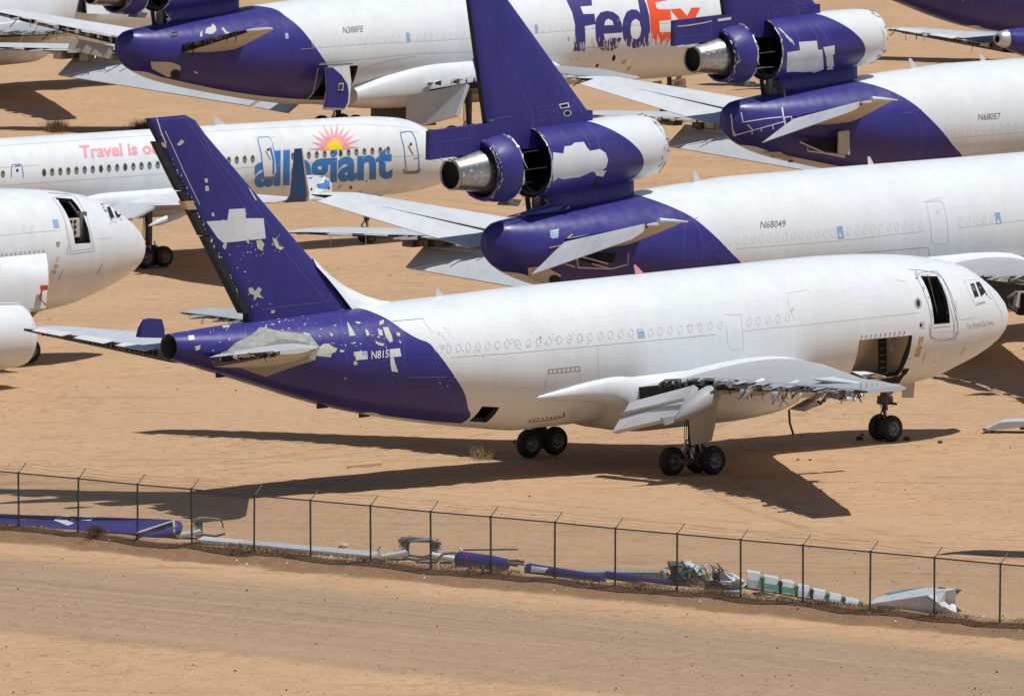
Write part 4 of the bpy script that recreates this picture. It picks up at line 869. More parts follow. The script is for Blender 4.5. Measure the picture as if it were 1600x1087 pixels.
rv = Part('flap_vane', t2, ('light_grey',)); rv.slab([P2((1526, 438.5), 11.6), P2((1606, 450), 17.8), P2((1606, 456), 17.8), P2((1535, 446.5), 11.8)], (.06, 0, -.04), 'light_grey')
rf.slab([P2((1537, 450), 11.9), P2((1606, 460), 17.9), P2((1606, 484), 17.9), P2((1574, 486), 15), P2((1553, 463), 13)], (.06, 0, -.04), 'light_grey')
hb = Part('flap_hinge_fairing', t2, ('beige_paint',)); hb.slab([P2((1586, 455), 18.4), P2((1612, 454), 18.4), P2((1612, 478), 18.4), P2((1594, 484), 18.4), P2((1582, 478), 18.4)], (0, -.2, 0), 'beige_paint')
hb.tube([P2((1588, 456), 18.5), P2((1575, 466), 18.5), P2((1578, 480), 18.5), P2((1588, 486), 18.5)], .09, 'grime_metal', 8); hb.tube([P2((1594, 475), 18.6), P2((1610, 475), 18.6)], .5, 'black', 16)
pn = Part('engine_pylon', t2, ('beige_paint',), M2)
pn.slab([L(23.2, 8.6, 3.6), L(18.0, 8.6, 3.45), L(16.8, 8.6, 2.9), L(17.2, 8.6, 2.2), L(20.5, 8.6, 2.1), L(24, 8.6, 3.0)], (0, -.45, 0), 'beige_paint')
pn.tube([L(17.4, 8.4, 3.3), L(17.0, 8.4, 2.7), L(16.5, 8.4, 2.3)], .12, 'grime_metal', 8); pn.tube([L(18.6, 8.3, 2.6), L(17.6, 8.3, 2.2)], .1, 'grime_metal', 8)

# ------------------------------------------------------------------- N68057
M3 = craft_matrix(34.86, 593.8, 40.5, .2)
t3, f3, o3 = trijet('trijet_freighter', 'white and purple trijet with N68057 on its side, at the upper right', M3, 5, 'N68057')
at3 = survey(tri, M3, 4, 51.85)
livery('paint_n68057', [(h[2], h[0]) for h in (at3(p) for p in ((1384, 139), (1400, 146), (1427, 162), (1452, 184), (1478, 212), (1490, 228), (1503, 243))) if h] + [(3.9, 37.6), (2.6, 37.2), (8.72, 45.0), (9.4, 46)], TRI_BELLY); f3.mats = ['paint_n68057']
fuselage(f3, tri, 4.0, 51.85, 'paint_n68057', nth=72, cap1='purple_paint'); f3.base = len(f3.f)
tri_tail(t3, M3, 50, o=o3)
for sd in (1, -1): tri_stab(t3, M3, sd); tri_wing(t3, sd, 60 + sd)
elevator(t3, M3, 1, 24, -.05, .97); elevator(t3, M3, -1, 5, -.08, .97); inboard_elevator(t3)
lettering(f3, 'N68057', (1528.5, 188), (1563, 186), (.4, -9.5), 'line_dark', .004, .01, 6)
for i in range(11): line(f3, oval((1478 + 12.1 * i, 206 - .93 * i), 2.9, 6, 12), .5, 'line_faint', closed=True)
line(f3, [(1487, 215), (1600, 206)], .5, 'line_soft'); line(f3, [(1503, 243), (1545, 237), (1600, 231)], .6, 'line_soft')
for pts in ([(1406, 178), (1440, 171)], [(1416, 177), (1431, 177), (1440, 200), (1442, 238), (1432, 240)], [(1246, 189), (1290, 172), (1310, 168)]): line(f3, pts, .6, 'line_purple')
du = o3['duct']
mark(du, [(1230, 82), (1250, 79), (1248, 66), (1276, 64), (1278, 78), (1285, 78), (1287, 108), (1272, 114), (1266, 112), (1256, 113), (1240, 112), (1229, 113)], 'light_grey', .01, 6)
mark(du, [(1286, 74), (1304, 71), (1304, 85), (1301, 86), (1303, 102), (1302, 109), (1292, 109), (1291, 90)], 'light_grey', .01, 6); mark(du, [(1284, 126), (1294, 112), (1296, 122)], 'dark', .012)
for pts in ([(1262, 38), (1276, 55), (1282, 78)], [(1274, 37), (1290, 56), (1296, 72)], [(1240, 42), (1248, 60), (1250, 78)], [(1296, 68), (1292, 62), (1282, 66)]): line(du, pts, .6, 'line_purple')
for k in range(10): line(du, [(1217 + k * 2.2, 44 + k * 2), (1221 + k * 2.2, 50 + k * 2 + random.uniform(-2, 3))], 1.2, 'light_grey')
fv = o3['fin']
for q in ([(1206, 12), (1219, 10), (1221, 18), (1208, 20)], [(1224, 9), (1236, 8), (1239, 14), (1227, 16)], [(1241, 7), (1255, 5), (1258, 12), (1244, 14)], oval((1216.5, 26), 5.5, 5), oval((1234.5, 24), 7.5, 5.5), oval((1253, 21), 6.5, 5.5)): line(fv, q, .6, 'line_purple', closed=True)
for pts in ([(1202, 40), (1200, 16)], [(1051, 59), (1108, 54)], [(1111, 33), (1112, 72)], [(1240, 1), (1262, 12)]): line(fv, pts, .6, 'line_purple')
mark(fv, [(1121, 30), (1142, 27), (1142, 31), (1122, 34)], 'light_grey', .01); line(fv, [(1052, 42), (1075, 40), (1100, 36), (1112, 33)], 1.8, 'primer')
for q in (oval((1222, 149), 7, 8.5), oval((1247, 146), 7.5, 7), oval((1286, 139), 7, 8)): line(o3['pylon'], q, .6, 'line_purple', closed=True)
for pts in ([(1142, 178), (1146, 212), (1190, 200), (1225, 190)], [(1146, 205), (1150, 213)], [(1158, 176), (1161, 191), (1200, 185), (1222, 183)], [(1168, 195), (1176, 203)], [(1175, 204), (1175, 210)], [(1189, 201), (1190, 206)], [(1207, 196), (1208, 202)]): line(f3, pts, 1.6, 'light_grey', off=.012)
line(f3, [(1225, 184), (1236, 182), (1239, 193), (1228, 198), (1225, 184)], 2.0, 'light_grey', off=.014); line(f3, [(1229, 187), (1235, 190)], 2.5, 'dark', off=.015)
line(f3, [(1222, 168), (1224, 182), (1227, 196)], 2.5, 'light_grey', off=.012)
bk = Part('firewall', t3, ('grime_metal',), M3); bk.lathe(Vector(L(48.4, 0, 7.55)), (1, 0, 0), [(0, .85), (.1, .85), (.12, .02)], 'grime_metal', 24, cap0='grime_metal'); bk.box(Vector(L(48.7, -.25, 7.3)), Vector(L(48.4, .25, 8.0)), 'rim_metal')
g = Part('stabilizer_root_hole', f3, ('black',), M3)
g.slab([L(plane(M3, p, 2.3)[0], 2.3, plane(M3, p, 2.3)[1]) for p in ((1252, 221), (1314, 219), (1311, 240), (1290, 236))], (0, .2, 0), 'black')
g.slab([L(plane(M3, p, 2.6)[0], 2.6, plane(M3, p, 2.6)[1]) for p in ((1311, 206), (1327, 204), (1328, 242), (1310, 240))], (0, .1, 0), 'beige_paint')
for pts in ([(1250, 222), (1290, 240), (1320, 246)], [(1262, 230), (1262, 236), (1320, 243)]): g.tube([L(plane(M3, p, 2.6)[0], 2.6, plane(M3, p, 2.6)[1]) for p in pts], .04, 'liner', 5)
mark(f3, [(1190, 237), (1218, 236), (1238, 246), (1236, 258), (1222, 265), (1196, 255)], 'beige_paint', .05); mark(f3, [(1222, 250), (1240, 250), (1236, 262), (1224, 260)], 'dark', .06)
for xx, s_ in ((1, 38.9), (2, 34.0)):
    an = Part('antenna', f3, ('light_grey',)); an.slab([L(s_, .015, 8.42), L(s_ - .5, .015, 8.42), L(s_ + .05, .015, 9.0), L(s_ + .2, .015, 9.0)], (0, .03, 0), 'light_grey')

# ------------------------------------------------------------------- N388FE
M4 = craft_matrix(1.01, 646.95, 44.48, .17)
t4, f4, o4 = trijet('trijet_freighter', 'white and purple trijet with N388FE and purple and orange lettering, at the top', M4, 7, 'N388FE')
at4 = survey(tri, M4, 0, 51.85)
livery('paint_n388', [(h[2], h[0]) for h in (at4(p) for p in ((402, 4), (425, 13), (447, 26), (465, 40), (485, 63), (500, 84), (512, 103))) if h] + [(3.6, 37.7), (2.6, 37.4), (8.8, 45.0), (9.4, 46)], TRI_BELLY); f4.mats = ['paint_n388']
h4 = quad_hole(at4, [(497, 106), (547, 103), (545, 152), (487, 158)])
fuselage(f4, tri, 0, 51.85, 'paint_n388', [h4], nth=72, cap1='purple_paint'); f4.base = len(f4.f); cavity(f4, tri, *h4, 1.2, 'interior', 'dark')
tri_tail(t4, M4, 80, o=o4)
belly_fairing(t4, [(18.0, 3.7, 2.9, 1.2), (19.5, 4.3, 2.5, 2.5), (21.5, 4.9, 2.2, 3.12), (24, 5.15, 2.1, 3.24), (30, 5.1, 2.1, 3.24), (33.5, 4.6, 2.2, 3.1), (36.2, 3.8, 2.5, 2.75)])
for sd in (1, -1): tri_stab(t4, M4, sd, False); tri_wing(t4, sd, 90 + sd)
st5 = Part('elevator_hinges', t4, ('grime_metal',)); ribs(st5, [dict(y=-2.4, le=44.5, z=6.5, c=6.6, t=.10, cut=.66), dict(y=-9.6, le=49.4, z=7.8, c=3.2, t=.09, cut=.66)], 12, .55, 'beige_paint', 15, 'rim_metal')
st5.slab([L(50.4, -5.4, 6.75), L(49.2, -3.2, 6.3), L(49.4, -3.2, 5.6), L(50.6, -5.4, 6.1)], (.05, 0, 0), 'beige_paint')
inboard_elevator(t4, .5)
st4 = Part('elevator_remains', t4, ('grime_metal',)); ribs(st4, [dict(y=2.4, le=44.5, z=6.5, c=6.6, t=.10, cut=.66), dict(y=9.6, le=49.4, z=7.8, c=3.2, t=.09, cut=.66)], 16, .5, 'grime_metal', 5, 'dark')
dr = Part('cargo_door', t4, ('paint_n388',), M4); a = [P for P in ((515, 105), (548, 101.5), (547, 140), (545, 168), (541, 173), (505, 172), (506, 160), (509, 120))]
def P4(px, y): q, z = plane(M4, px, y); return L(q, y, z)
dr.slab([P4(p, 3.6) for p in ((509, 106), (546, 103), (549, 128), (546, 160), (540, 172), (505, 172), (511, 140))], (0, .08, 0), 'white_paint')
dr.slab([P4(p, 3.66) for p in ((509, 106), (520, 105.5), (534, 118), (543, 132), (545, 145), (544, 160), (539, 169), (507, 168), (511, 140))], (0, .04, 0), 'purple_paint')
dr.slab([P4(p, 3.70) for p in ((529.5, 130), (537.5, 130), (536, 142), (528.5, 142))], (0, .02, 0), 'primer'); dr.slab([P4(p, 3.74) for p in ((531, 132.5), (535.8, 132), (534.8, 139.5), (530.3, 140))], (0, .02, 0), 'dark')
dr.tube([P4((498, 101.5), 3.4), P4((551, 99.5), 3.4)], .05, 'rim_metal', 6)
line(f4, [(497, 106), (494, 122), (489, 146), (478, 158)], 1.2, 'liner')
lettering(f4, 'N388FE', (535.5, 52.5), (567, 50), (.5, -9.5), 'line_dark', .004, .01, 6)
mark(f4, [(517, 45), (524, 44.5), (526, 48), (528, 52), (519, 53.5)], 'line_faint', .006)
for i in range(29):
    x = 490 + 10.2 * i
    if abs(x - 637) < 6: continue
    line(f4, oval((x, 68.1 - (x - 490) * .0615), 2.5, 5.2, 12), .5, 'line_faint', closed=True)
for i in range(26):
    x = 800 + 9.8 * i; line(f4, oval((x, 47 - (x - 800) * .066), 2.4, 5.0, 12), .45, 'line_faint', closed=True)
mark(f4, [(634, 51), (640, 52), (641, 66), (636, 67)], 'blue_tape', .01); mark(f4, oval((838, 45), 2.6, 8, 12, -.1), 'blue_tape', .01); line(f4, oval((888.5, 61), 1.2, 2.6), .8, 'line_rust', closed=True)
line(f4, [(470, 77), (560, 70), (745, 60)], .5, 'line_soft'); line(f4, [(500, 99), (560, 93), (650, 84), (745, 81)], .6, 'line_soft'); line(f4, [(560, 112), (580, 103), (610, 94), (650, 88)], .7, 'line_soft'); line(f4, [(800, 55), (1045, 36)], .5, 'line_soft')
for q in ([(320, 52), (323, 44), (330, 42), (332, 37), (337, 42), (338, 48), (333, 53), (326, 54)], [(346, 45), (349, 43), (353, 49), (362, 53), (352, 53)], [(313, 51), (316, 48), (316, 57), (312, 58)]): mark(f4, q, 'primer', .01, 5)
for q in ([(268, 51), (277, 49), (277, 52), (268, 54)], [(267, 56), (277, 55), (277, 58), (267, 59)]): mark(f4, q, 'dark', .01)
line(f4, [(303, 112), (309, 115)], 2, 'light_grey'); mark(f4, [(445, 52), (450, 52), (451, 61), (446, 61)], 'blue_tape', .01); mark(f4, [(235, 96), (268, 97), (282, 103), (280, 118), (262, 120), (237, 107)], 'beige_paint', .04); mark(f4, oval((274, 115), 8, 7), 'dark', .06)
for q in (oval((259, 16), 10, 9), oval((285, 12), 6, 9), oval((320, 8), 6, 8)): line(o4['pylon'], q, .6, 'line_purple', closed=True)
# large side lettering, traced letter by letter
mark(f4, [[(880, -30), (925, -31), (926, -14), (903, -12), (908, -2), (924, -3), (925, 9), (906.5, 10.5), (911.5, 22.5), (928.5, 22), (931, 38), (913.5, 41), (914.5, 56), (913.5, 80), (896, 80.5), (898.5, 62), (898.5, 40), (894, 20), (885.5, 2)]], 'logo_purple', .011)
e_o = [(972, 46), (971.5, 38), (967, 26), (958, 19), (948, 17.5), (938, 20), (931.5, 29), (930, 42), (931, 60), (935, 74), (942, 79.5), (955, 80), (965, 74), (971, 59), (952, 60), (949, 65), (946, 64.5), (943, 53), (972, 51)]
mark(f4, [e_o, [(944, 40), (946, 32), (951, 29.5), (957, 33), (959, 39.5)]], 'logo_purple', .011)
mark(f4, [[(983, -30), (997, -31), (1003, -8), (1010, 8), (1014, 24), (1016, 46), (1014, 72), (1004.5, 73), (1004, 68), (999, 74), (990, 76), (980, 72), (974, 60), (972, 44), (974, 30), (979, 19), (987, 15), (995, 16), (1000, 21), (997, 2)], [(985, 45), (987, 34), (993, 29.5), (999, 33), (1002, 46), (1000, 57), (995, 62), (988, 60), (985.5, 54)]], 'logo_purple', .011)
mark(f4, [[(1001, -30), (1046, -32), (1048, -12), (1022, -10), (1023, -1), (1041, -2.5), (1042, 1), (1023.5, 4), (1026, 13), (1029, 15), (1047, 15), (1049, 31), (1030, 33), (1031, 51), (1050, 50), (1051, 60), (1038, 62), (1034, 66), (1030, 58), (1026, 63), (1018, 58), (1016.5, 42), (1015, 20), (1011, 4)]], 'logo_orange', .011)
mark(f4, [[(1047, 15), (1063, 13.5), (1073.5, 25), (1080, 12.5), (1094.5, 12), (1086, 29), (1083, 37), (1091, 47), (1074, 48), (1070, 42), (1066, 40), (1058, 28)]], 'logo_orange', .012)
for k in range(70):      # scraped paint below: streaks of bare white and of leftover colour
    x = random.uniform(897, 1050); y = random.uniform(48, 66) if x > 1014 else random.uniform(56, 76)
    line(f4, [(x, y), (x - .3, y + random.uniform(4, 17))], random.uniform(.5, 1.4), 'white_paint' if (x < 1014 or y < 60) else 'pink', off=.018)
for k in range(16): x = random.uniform(1016, 1050); line(f4, [(x, 60), (x - .6, random.uniform(64, 71))], random.uniform(.6, 1.3), 'logo_orange', off=.013)
for q in ([(990, 91), (992, 88), (995, 88), (994, 95), (991, 96)],): mark(f4, oval((959, 91), 2.6, 5, 12, .3), 'black', .01)
mark(f4, [(931, 101.5), (936, 99.5), (934, 105), (930, 105)], 'black', .01)
for q in (oval((892, 93.5), 1.5, 1.5), oval((902, 93), 1.5, 1.5)): line(f4, q, .6, 'tan_patch', closed=True)
mark(f4, [(972, 96), (979, 93), (977, 99), (970, 101)], 'tan_patch', .006); mark(f4, [(981, 105), (987, 103), (984, 110), (978, 111)], 'tan_patch', .006); line(f4, [(915, 75), (960, 74)], 1.4, 'tan_patch', off=.02)
fp = Part('inner_flap', t4, ('light_grey',)); fp.slab([P4((636, 150), 3.8), P4((729, 131), 8.6), P4((712, 180), 8.6), P4((633, 200), 3.8)], (.25, 0, -.1), 'grey_paint')
nf = nose_gear(t4, 8.6, 0, 2.9, .5)
def plate(root, name, pxs, y, Mx, mat='light_grey', th=.04):
    p = Part(name, root, (mat,), Mx); p.slab([L(plane(Mx, q, y)[0], y, plane(Mx, q, y)[1]) for q in pxs], (0, th, 0), mat); p.base = len(p.f); return p
gd = plate(t4, 'nose_gear_door', [(1050, 125), (1071, 122), (1073, 137), (1052, 140)], .75, M4, 'beige_paint'); lettering(gd, '381', (1053, 135), (1065, 133), (.2, -6.5), 'dark', .01, .006, 5)
plate(t4, 'nose_gear_door', [(1020, 128), (1034, 126), (1034, 136), (1018, 139)], -.4, M4, 'beige_paint')
bogie(t4, 'main_landing_gear', 30.0, 5.3, 3.4, .65, 1, .65, 1.6, 1.1); bogie(t4, 'main_landing_gear', 30.0, -5.3, 3.4, .65, -1, .65, 1.6, 1.1)
wd = Part('landing_gear_door', t4, ('grime_metal',)); wd.box(Vector(L(33.5, 1.0, 1.0)), Vector(L(28.5, 1.1, 2.6)), 'grime_metal')

# =================================================================== narrow passenger jet with sunburst
M5 = craft_matrix(-18.52, 566.1, 39.08, 0)
NAR = [(0, 3.85, 3.6, .08), (.15, 4.12, 3.3, .35), (.5, 4.45, 2.98, .7), (1.2, 5.0, 2.72, 1.1), (1.8, 5.5, 2.6, 1.32), (2.4, 5.9, 2.5, 1.5), (3.7, 6.27, 2.42, 1.72), (5.7, 6.43, 2.36, 1.85), (8, 6.46, 2.34, 1.88), (33, 6.46, 2.34, 1.88), (38, 6.4, 3.0, 1.7), (43, 6.2, 4.2, 1.0), (46.9, 5.9, 5.3, .3)]
nar = interp(NAR)
t5 = thing('passenger_jet', 'white narrow passenger jet with blue lettering and a pink sunburst, behind the purple fin', 'airplane', M5)
f5 = Part('fuselage', t5, ('white_paint',), M5); fuselage(f5, nar, 0, 46.9, 'white_paint'); f5.base = len(f5.f)
def win_thing(parent, M, pts, rx, ry, rot):
    for px in pts:
        p = Part('cabin_window', parent, ('window_glass',), M); p.host = f5
        tmp = Part('tmp', None, ('seal_grey',), M); Part.all.remove(tmp)
        tmp.v, tmp.f, tmp.m, tmp.sm = list(f5.v[:nb5]), list(f5.f[:f5.base]), [0] * f5.base, [True] * f5.base; tmp.base = f5.base
        tmp.bvh, tmp.bvh_s = True, f5.bvh_s; k = len(tmp.f); kv = len(tmp.v)
        mark(tmp, oval(px, rx, ry, 14, rot), 'seal_grey', .006); mark(tmp, oval((px[0] + .2, px[1]), rx * .74, ry * .8, 12, rot), 'window_glass', .012)
        if random.random() < .8: mark(tmp, [(px[0] - rx * .5, px[1] - ry * .1), (px[0] + rx * .6, px[1] - ry * .15), (px[0] + rx * .55, px[1] + ry * .6), (px[0] - rx * .4, px[1] + ry * .62)], 'shade', .014)
        p.mats = tmp.mats; p.v = tmp.v[kv:]; p.f = [tuple(i - kv for i in f) for f in tmp.f[k:]]; p.m = tmp.m[k:]; p.sm = tmp.sm[k:]
nb5 = len(f5.v)
line(f5, [(0, 262), (60, 258)], .5, 'line_soft')
line(f5, [(0, 290), (180, 277), (260, 271), (600, 246), (660, 243)], .5, 'line_soft'); line(f5, [(0, 228), (200, 214), (400, 201), (560, 194), (640, 199)], .45, 'line_soft')
TY = lambda x: 269.8 - (x - 68.8) * .0674
win_thing(f5, M5, [(68.8 + 12.68 * i, TY(68.8 + 12.68 * i)) for i in range(16)], 3.6, 6.6, -.04)
win_thing(f5, M5, [(357.5 + 12.4 * i, 250.8 - .8 * i) for i in range(4)], 3.5, 6.4, -.04)
win_thing(f5, M5, [(457.7 + 12.4 * i, 244.2 - .79 * i) for i in range(13)], 3.4, 6.2, -.04)
win_thing(f5, M5, [(4.5, 272)], 3.6, 6, -.04)
lettering(f5, 'allegiant', (396.5, 290.5), (613.5, 276), (.5, -51), 'light_grey', .045, .006, 8, body='l')
lettering(f5, 'allegiant', (397, 290.5), (613, 276), (.5, -50), 'sky_blue', .034, .011, 8, body='l')
lettering(f5, 'Travel is our', (126, 246.5), (262, 239), (-2.8, -18.5), 'pink', .028, .011, 8)
def rays(c, R1, R0, n, a0, a1, sq):
    pts = []
    for k in range(n):
        a = a0 + (a1 - a0) * (k + .5) / n; b = a0 + (a1 - a0) * k / n
        q = R0 * (1 if k else .9); pts.append((c[0] + math.cos(b) * q, c[1] - math.sin(b) * q * sq)); rr_ = R1 * (1 + (.06 if k % 2 else -.02)); pts.append((c[0] + math.cos(a) * rr_, c[1] - math.sin(a) * rr_ * sq))
    pts.append((c[0] + math.cos(a1) * R0 * .9, c[1] - math.sin(a1) * R0 * sq)); return pts
mark(f5, rays((523, 232), 39, 20, 12, R(-6), R(190), 1.0), 'pink', .011, 5); mark(f5, rays((522.5, 232.5), 16.5, 10, 14, R(-8), R(192), 1.05), 'yellow', .016, 5)
for (dx, dy) in ((0, 0), (223, -8.5)):      # two passenger doors, blue outline, sill plate, handle
    q = [(p[0] + dx, p[1] + dy) for p in ((402.5, 216), (416, 214), (421, 216), (426, 226), (430.5, 250), (432, 268), (428, 276), (413, 277), (411, 268), (408, 240), (403.5, 222))]
    if dx == 0: mark(f5, [(q[0][0] + 1, q[0][1])] + q[1:], 'white_paint', .016)
    line(f5, q, 1.2, 'sky_blue', off=.02, closed=True); mark(f5, oval((418.7 + dx, 234 + dy), 1.9, 2.2), 'black', .024); line(f5, [(414.5 + dx, 236 + dy), (422.5 + dx, 250 + dy)], 2.2, 'seal_grey', off=.024)
    line(f5, [(408 + dx, 273 + dy), (409 + dx, 279 + dy), (430 + dx, 278 + dy), (433.5 + dx, 272 + dy)], 2.8, 'rim_metal', off=.03); line(f5, [(398 + dx, 213.5 + dy), (430 + dx, 214.5 + dy)], .6, 'line_soft')
line(f5, [(651, 228), (653.5, 240), (654, 249)], .8, 'primer'); line(f5, [(646, 248), (654, 247)], 1.5, 'rim_metal'); line(f5, [(422, 231), (427, 250), (427, 272)], 3, 'sky_blue', off=.026)
q = [(17.5, 277), (17.8, 261), (19, 257.5), (31, 256.5), (34, 258), (36.5, 277)]
line(f5, q, 1.2, 'sky_blue', off=.012); mark(f5, oval((27, 266.3), 2, 2.4), 'black', .014); line(f5, [(23, 260.5), (31, 258.5)], 1.4, 'dark', off=.014)
for q in ([(527, 291), (535, 288), (532, 292), (529, 296)], oval((548, 293), 2.6, 3), oval((563, 300), 1.6, 1), oval((572, 283), 1.8, 1)): mark(f5, q, 'beige_paint' if len(q) == 4 else 'line_rust', .01)
an = Part('antenna', f5, ('light_grey',)); an.slab([L(15.3, .015, 6.42), L(14.6, .015, 6.42), L(15.25, .015, 6.85), L(15.45, .015, 6.85)], (0, .03, 0), 'light_grey')
belly_fairing(t5, [(13.6, 3.4, 2.6, .8), (14.8, 3.7, 2.3, 1.6), (17, 3.9, 2.1, 2.0), (23.5, 3.85, 2.1, 2.0), (26, 3.5, 2.2, 1.7)])
NW = [dict(y=1.7, le=15.2, z=3.0, c=8.4, t=.13, tw=2), dict(y=6, le=18.0, z=3.35, c=5.6, t=.115, tw=1), dict(y=17.6, le=23.0, z=4.25, c=1.9, t=.10, tw=0)]
for sd in (1, -1):
    w = Part('wing', t5, ('light_grey',), M5); sec = NW if sd > 0 else flip(NW); surface(w, sec, 'light_grey', 'light_grey', 'light_grey', le_mat='white_paint')
    wl = Part('winglet', w, ('navy',), M5)
    surface(wl, [dict(y=4.2, le=23.15, z=-sd * 17.6, c=1.5, t=.06), dict(y=4.6, le=23.3, z=-sd * 17.85, c=1.2, t=.06), dict(y=6.85, le=24.0, z=-sd * 18.2, c=.5, t=.05)], 'navy', 'navy', 'navy', vertical=True, camber=0, le_mat='beige_paint')
    wl.base = len(wl.f)
    if sd > 0: mark(wl, [(453, 303), (452, 290), (457, 297), (459, 289), (462, 296), (466, 290), (467, 297), (475, 293), (472, 299), (481, 300), (478, 305)], 'flame', .01, 5)
    pl_ = Part('flap', w, ('grey_paint',)); pl_.slab([L(22.9, sd * 2.2, 3.1), L(23.2, sd * 5.9, 3.35), L(25.0, sd * 5.9, 2.7), L(25.4, sd * 2.2, 2.3)], (0, 0, -.12), 'grey_paint')
    cf = Part('flap_track_fairing', w, ('light_grey',)); cf.tube([L(22.5, sd * 7.2, 3.0), L(23.2, sd * 7.2, 2.85), L(24.4, sd * 7.2, 2.55), L(25, sd * 7.2, 2.4)], [.08, .2, .17, .03], 'light_grey', 12)
nc = Part('engine_cowl', t5, ('white_paint',), M5)
nc.loft([[L(plane(M5, q, 7.0)[0], 7.0 - dy, plane(M5, q, 7.0)[1]) for q, dy in zip(((481, 278), (489, 275.5), (500, 275), (512, 275.5), (517.5, 279), (519.5, 288), (519.5, 312), (484, 312)), (.3, .35, .35, .35, .2, .05, 0, 0))], [L(plane(M5, q, 7.0)[0], 6.6 - dy, plane(M5, q, 7.0)[1]) for q, dy in zip(((481, 278), (489, 275.5), (500, 275), (512, 275.5), (517.5, 279), (519.5, 288), (519.5, 312), (484, 312)), (.3, .35, .35, .35, .2, .05, 0, 0))]], 'white_paint', True, 'white_paint', 'dark', False); nc.base = len(nc.f)
mark(nc, [(497, 276), (508, 275), (516, 276), (519, 284), (515, 292), (508, 295.5), (497, 294), (494.5, 288), (505, 286), (508, 281), (506, 277)], 'sky_blue', .012, 5); mark(nc, [(481, 278), (489, 276.5), (486, 279.5)], 'sky_blue', .012, 5)
for c_ in ((486.5, 295.5), (513.5, 294)): mark(nc, oval(c_, 1.6, 1.8), 'black', .02)
for sd in (1, -1): bogie(t5, 'main_landing_gear', 22.3, sd * 3.66, 3.0, .5, sd, .52, 1.15, .85)
nose_gear(t5, 5.6, 0, 2.6, .4, w=.25, track=.5)

# =================================================================== white freighter nose at the left edge
M6 = craft_matrix(-32.1, 504.5, 40.0, 1.0)
t6 = thing('cargo_jet', 'plain white cargo jet at the left edge with its cabin doorway and cockpit windows open', 'airplane', M6, 'scrapped twin engine jets')
at6 = survey(twin, M6, 0, 45)
d6 = quad_hole(at6, [(92.5, 311.5), (114, 309), (138, 380.5), (113, 380.5)])
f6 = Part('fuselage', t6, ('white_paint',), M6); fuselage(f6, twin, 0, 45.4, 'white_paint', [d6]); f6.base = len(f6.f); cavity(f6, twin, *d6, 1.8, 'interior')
a, z = plane(M6, (117, 353), 2.0); f6.box(Vector(L(a + .45, 2.1, z - .5)), Vector(L(a - .2, 1.9, z + .35)), 'liner')
for i in range(3):
    for j in range(2): f6.box(Vector(L(a + .35 - .22 * j, 2.14, z - .35 + .25 * i)), Vector(L(a + .24 - .22 * j, 2.08, z - .22 + .25 * i)), 'black')
f6.tube([L(a + .3, 2.0, z + 1.1), L(a - .3, 1.9, z + .5)], .04, 'rim_metal', 5); f6.box(Vector(L(a - .3, 2.0, z - .9)), Vector(L(a - .7, 1.7, z + .6)), 'rim_metal')
l6 = lambda pts, w=.8, m_='line_soft', **k: line(f6, pts, w, m_, **k)
l6([(82, 309), (112, 303), (122, 312), (134, 335), (143, 365), (147, 392), (110, 397), (107, 375), (101, 345), (93, 325), (82, 309)], 1.1, 'primer_grey'); l6([(86, 307), (114, 305), (128, 325), (139, 360), (143, 388), (112, 392), (109, 372), (102, 340), (90, 312)], 1.6, 'light_grey')
l6([(75, 301.5), (100, 303), (114, 302), (122, 308)], .7, 'line_dark'); l6([(104, 387), (105, 398), (108, 372)], .7)
mark(f6, [(81.5, 343.5), (90, 343), (93, 355.5), (84.5, 356.5)], 'blue_tape', .01); mark(f6, [(87, 378), (94, 377.5), (93, 384), (91, 386), (88, 385)], 'seal_grey', .01); mark(f6, [(88, 401), (94, 400), (92, 407), (87, 409)], 'liner', .01)
mark(f6, oval((87.5, 415.5), 3.4, 3), 'tan_patch', .008); mark(f6, oval((84, 424.5), 4, 3), 'tan_patch', .008); l6([(98.5, 422), (91, 438)], .8, 'line_rust'); l6([(160, 412), (152, 427)], .8, 'line_rust')
for q in ([(165, 322), (171, 320.5), (180, 341), (173, 345)], [(174, 319.5), (180, 321), (191, 336), (188, 341), (182, 342)]):
    mark(f6, q, 'primer_grey', .008, 5); cx = sum(p[0] for p in q) / len(q); cy = sum(p[1] for p in q) / len(q); mark(f6, [(cx + (p[0] - cx) * .78, cy + (p[1] - cy) * .8) for p in q], 'black', .015, 5)
for k in range(40):
    a_ = random.random(); x, y = random.choice([(157 + 20 * a_, 320 - 5 * a_), (160 + 16 * a_, 322 + 26 * a_), (172 + 24 * a_, 350 - 10 * a_), (160 + 3 * a_, 318 + 10 * a_)]); blob(f6, (x, y), random.uniform(.6, 1.9), random.uniform(.4, 1.3), random.choice(['bright_metal', 'line_soft', 'dark', 'primer_grey', 'bright_metal']), 6, .5, .016)
for k in range(10): l6([(3 + 7.2 * k, 397 - .75 * k), (3.2 + 7.2 * k, 400.5 - .75 * k)], 1.1, 'rim_metal')
l6([(0, 368), (40, 364), (90, 360)], .5); l6([(150, 374), (176, 371)], .5); l6([(210, 350), (217, 362), (215, 384)], .5)
for x in (37, 50): l6(oval((x, 357), 2.6, 5, 12), .5, closed=True)
gz = Part('cargo_door', t6, ('white_paint',), M6)      # lower hold door swung up
def P6(px, y): q, z = plane(M6, px, y); return L(q, y, z)
gz.loft([[P6((0, 402), 2.95), P6((0, 420), 3.6), P6((-1, 450), 3.9), P6((0, 482), 3.8)], [P6((72, 395.5), 2.95), P6((74.5, 415), 3.6), P6((75, 440), 3.9), P6((70, 482), 3.8)]], 'white_paint', False)
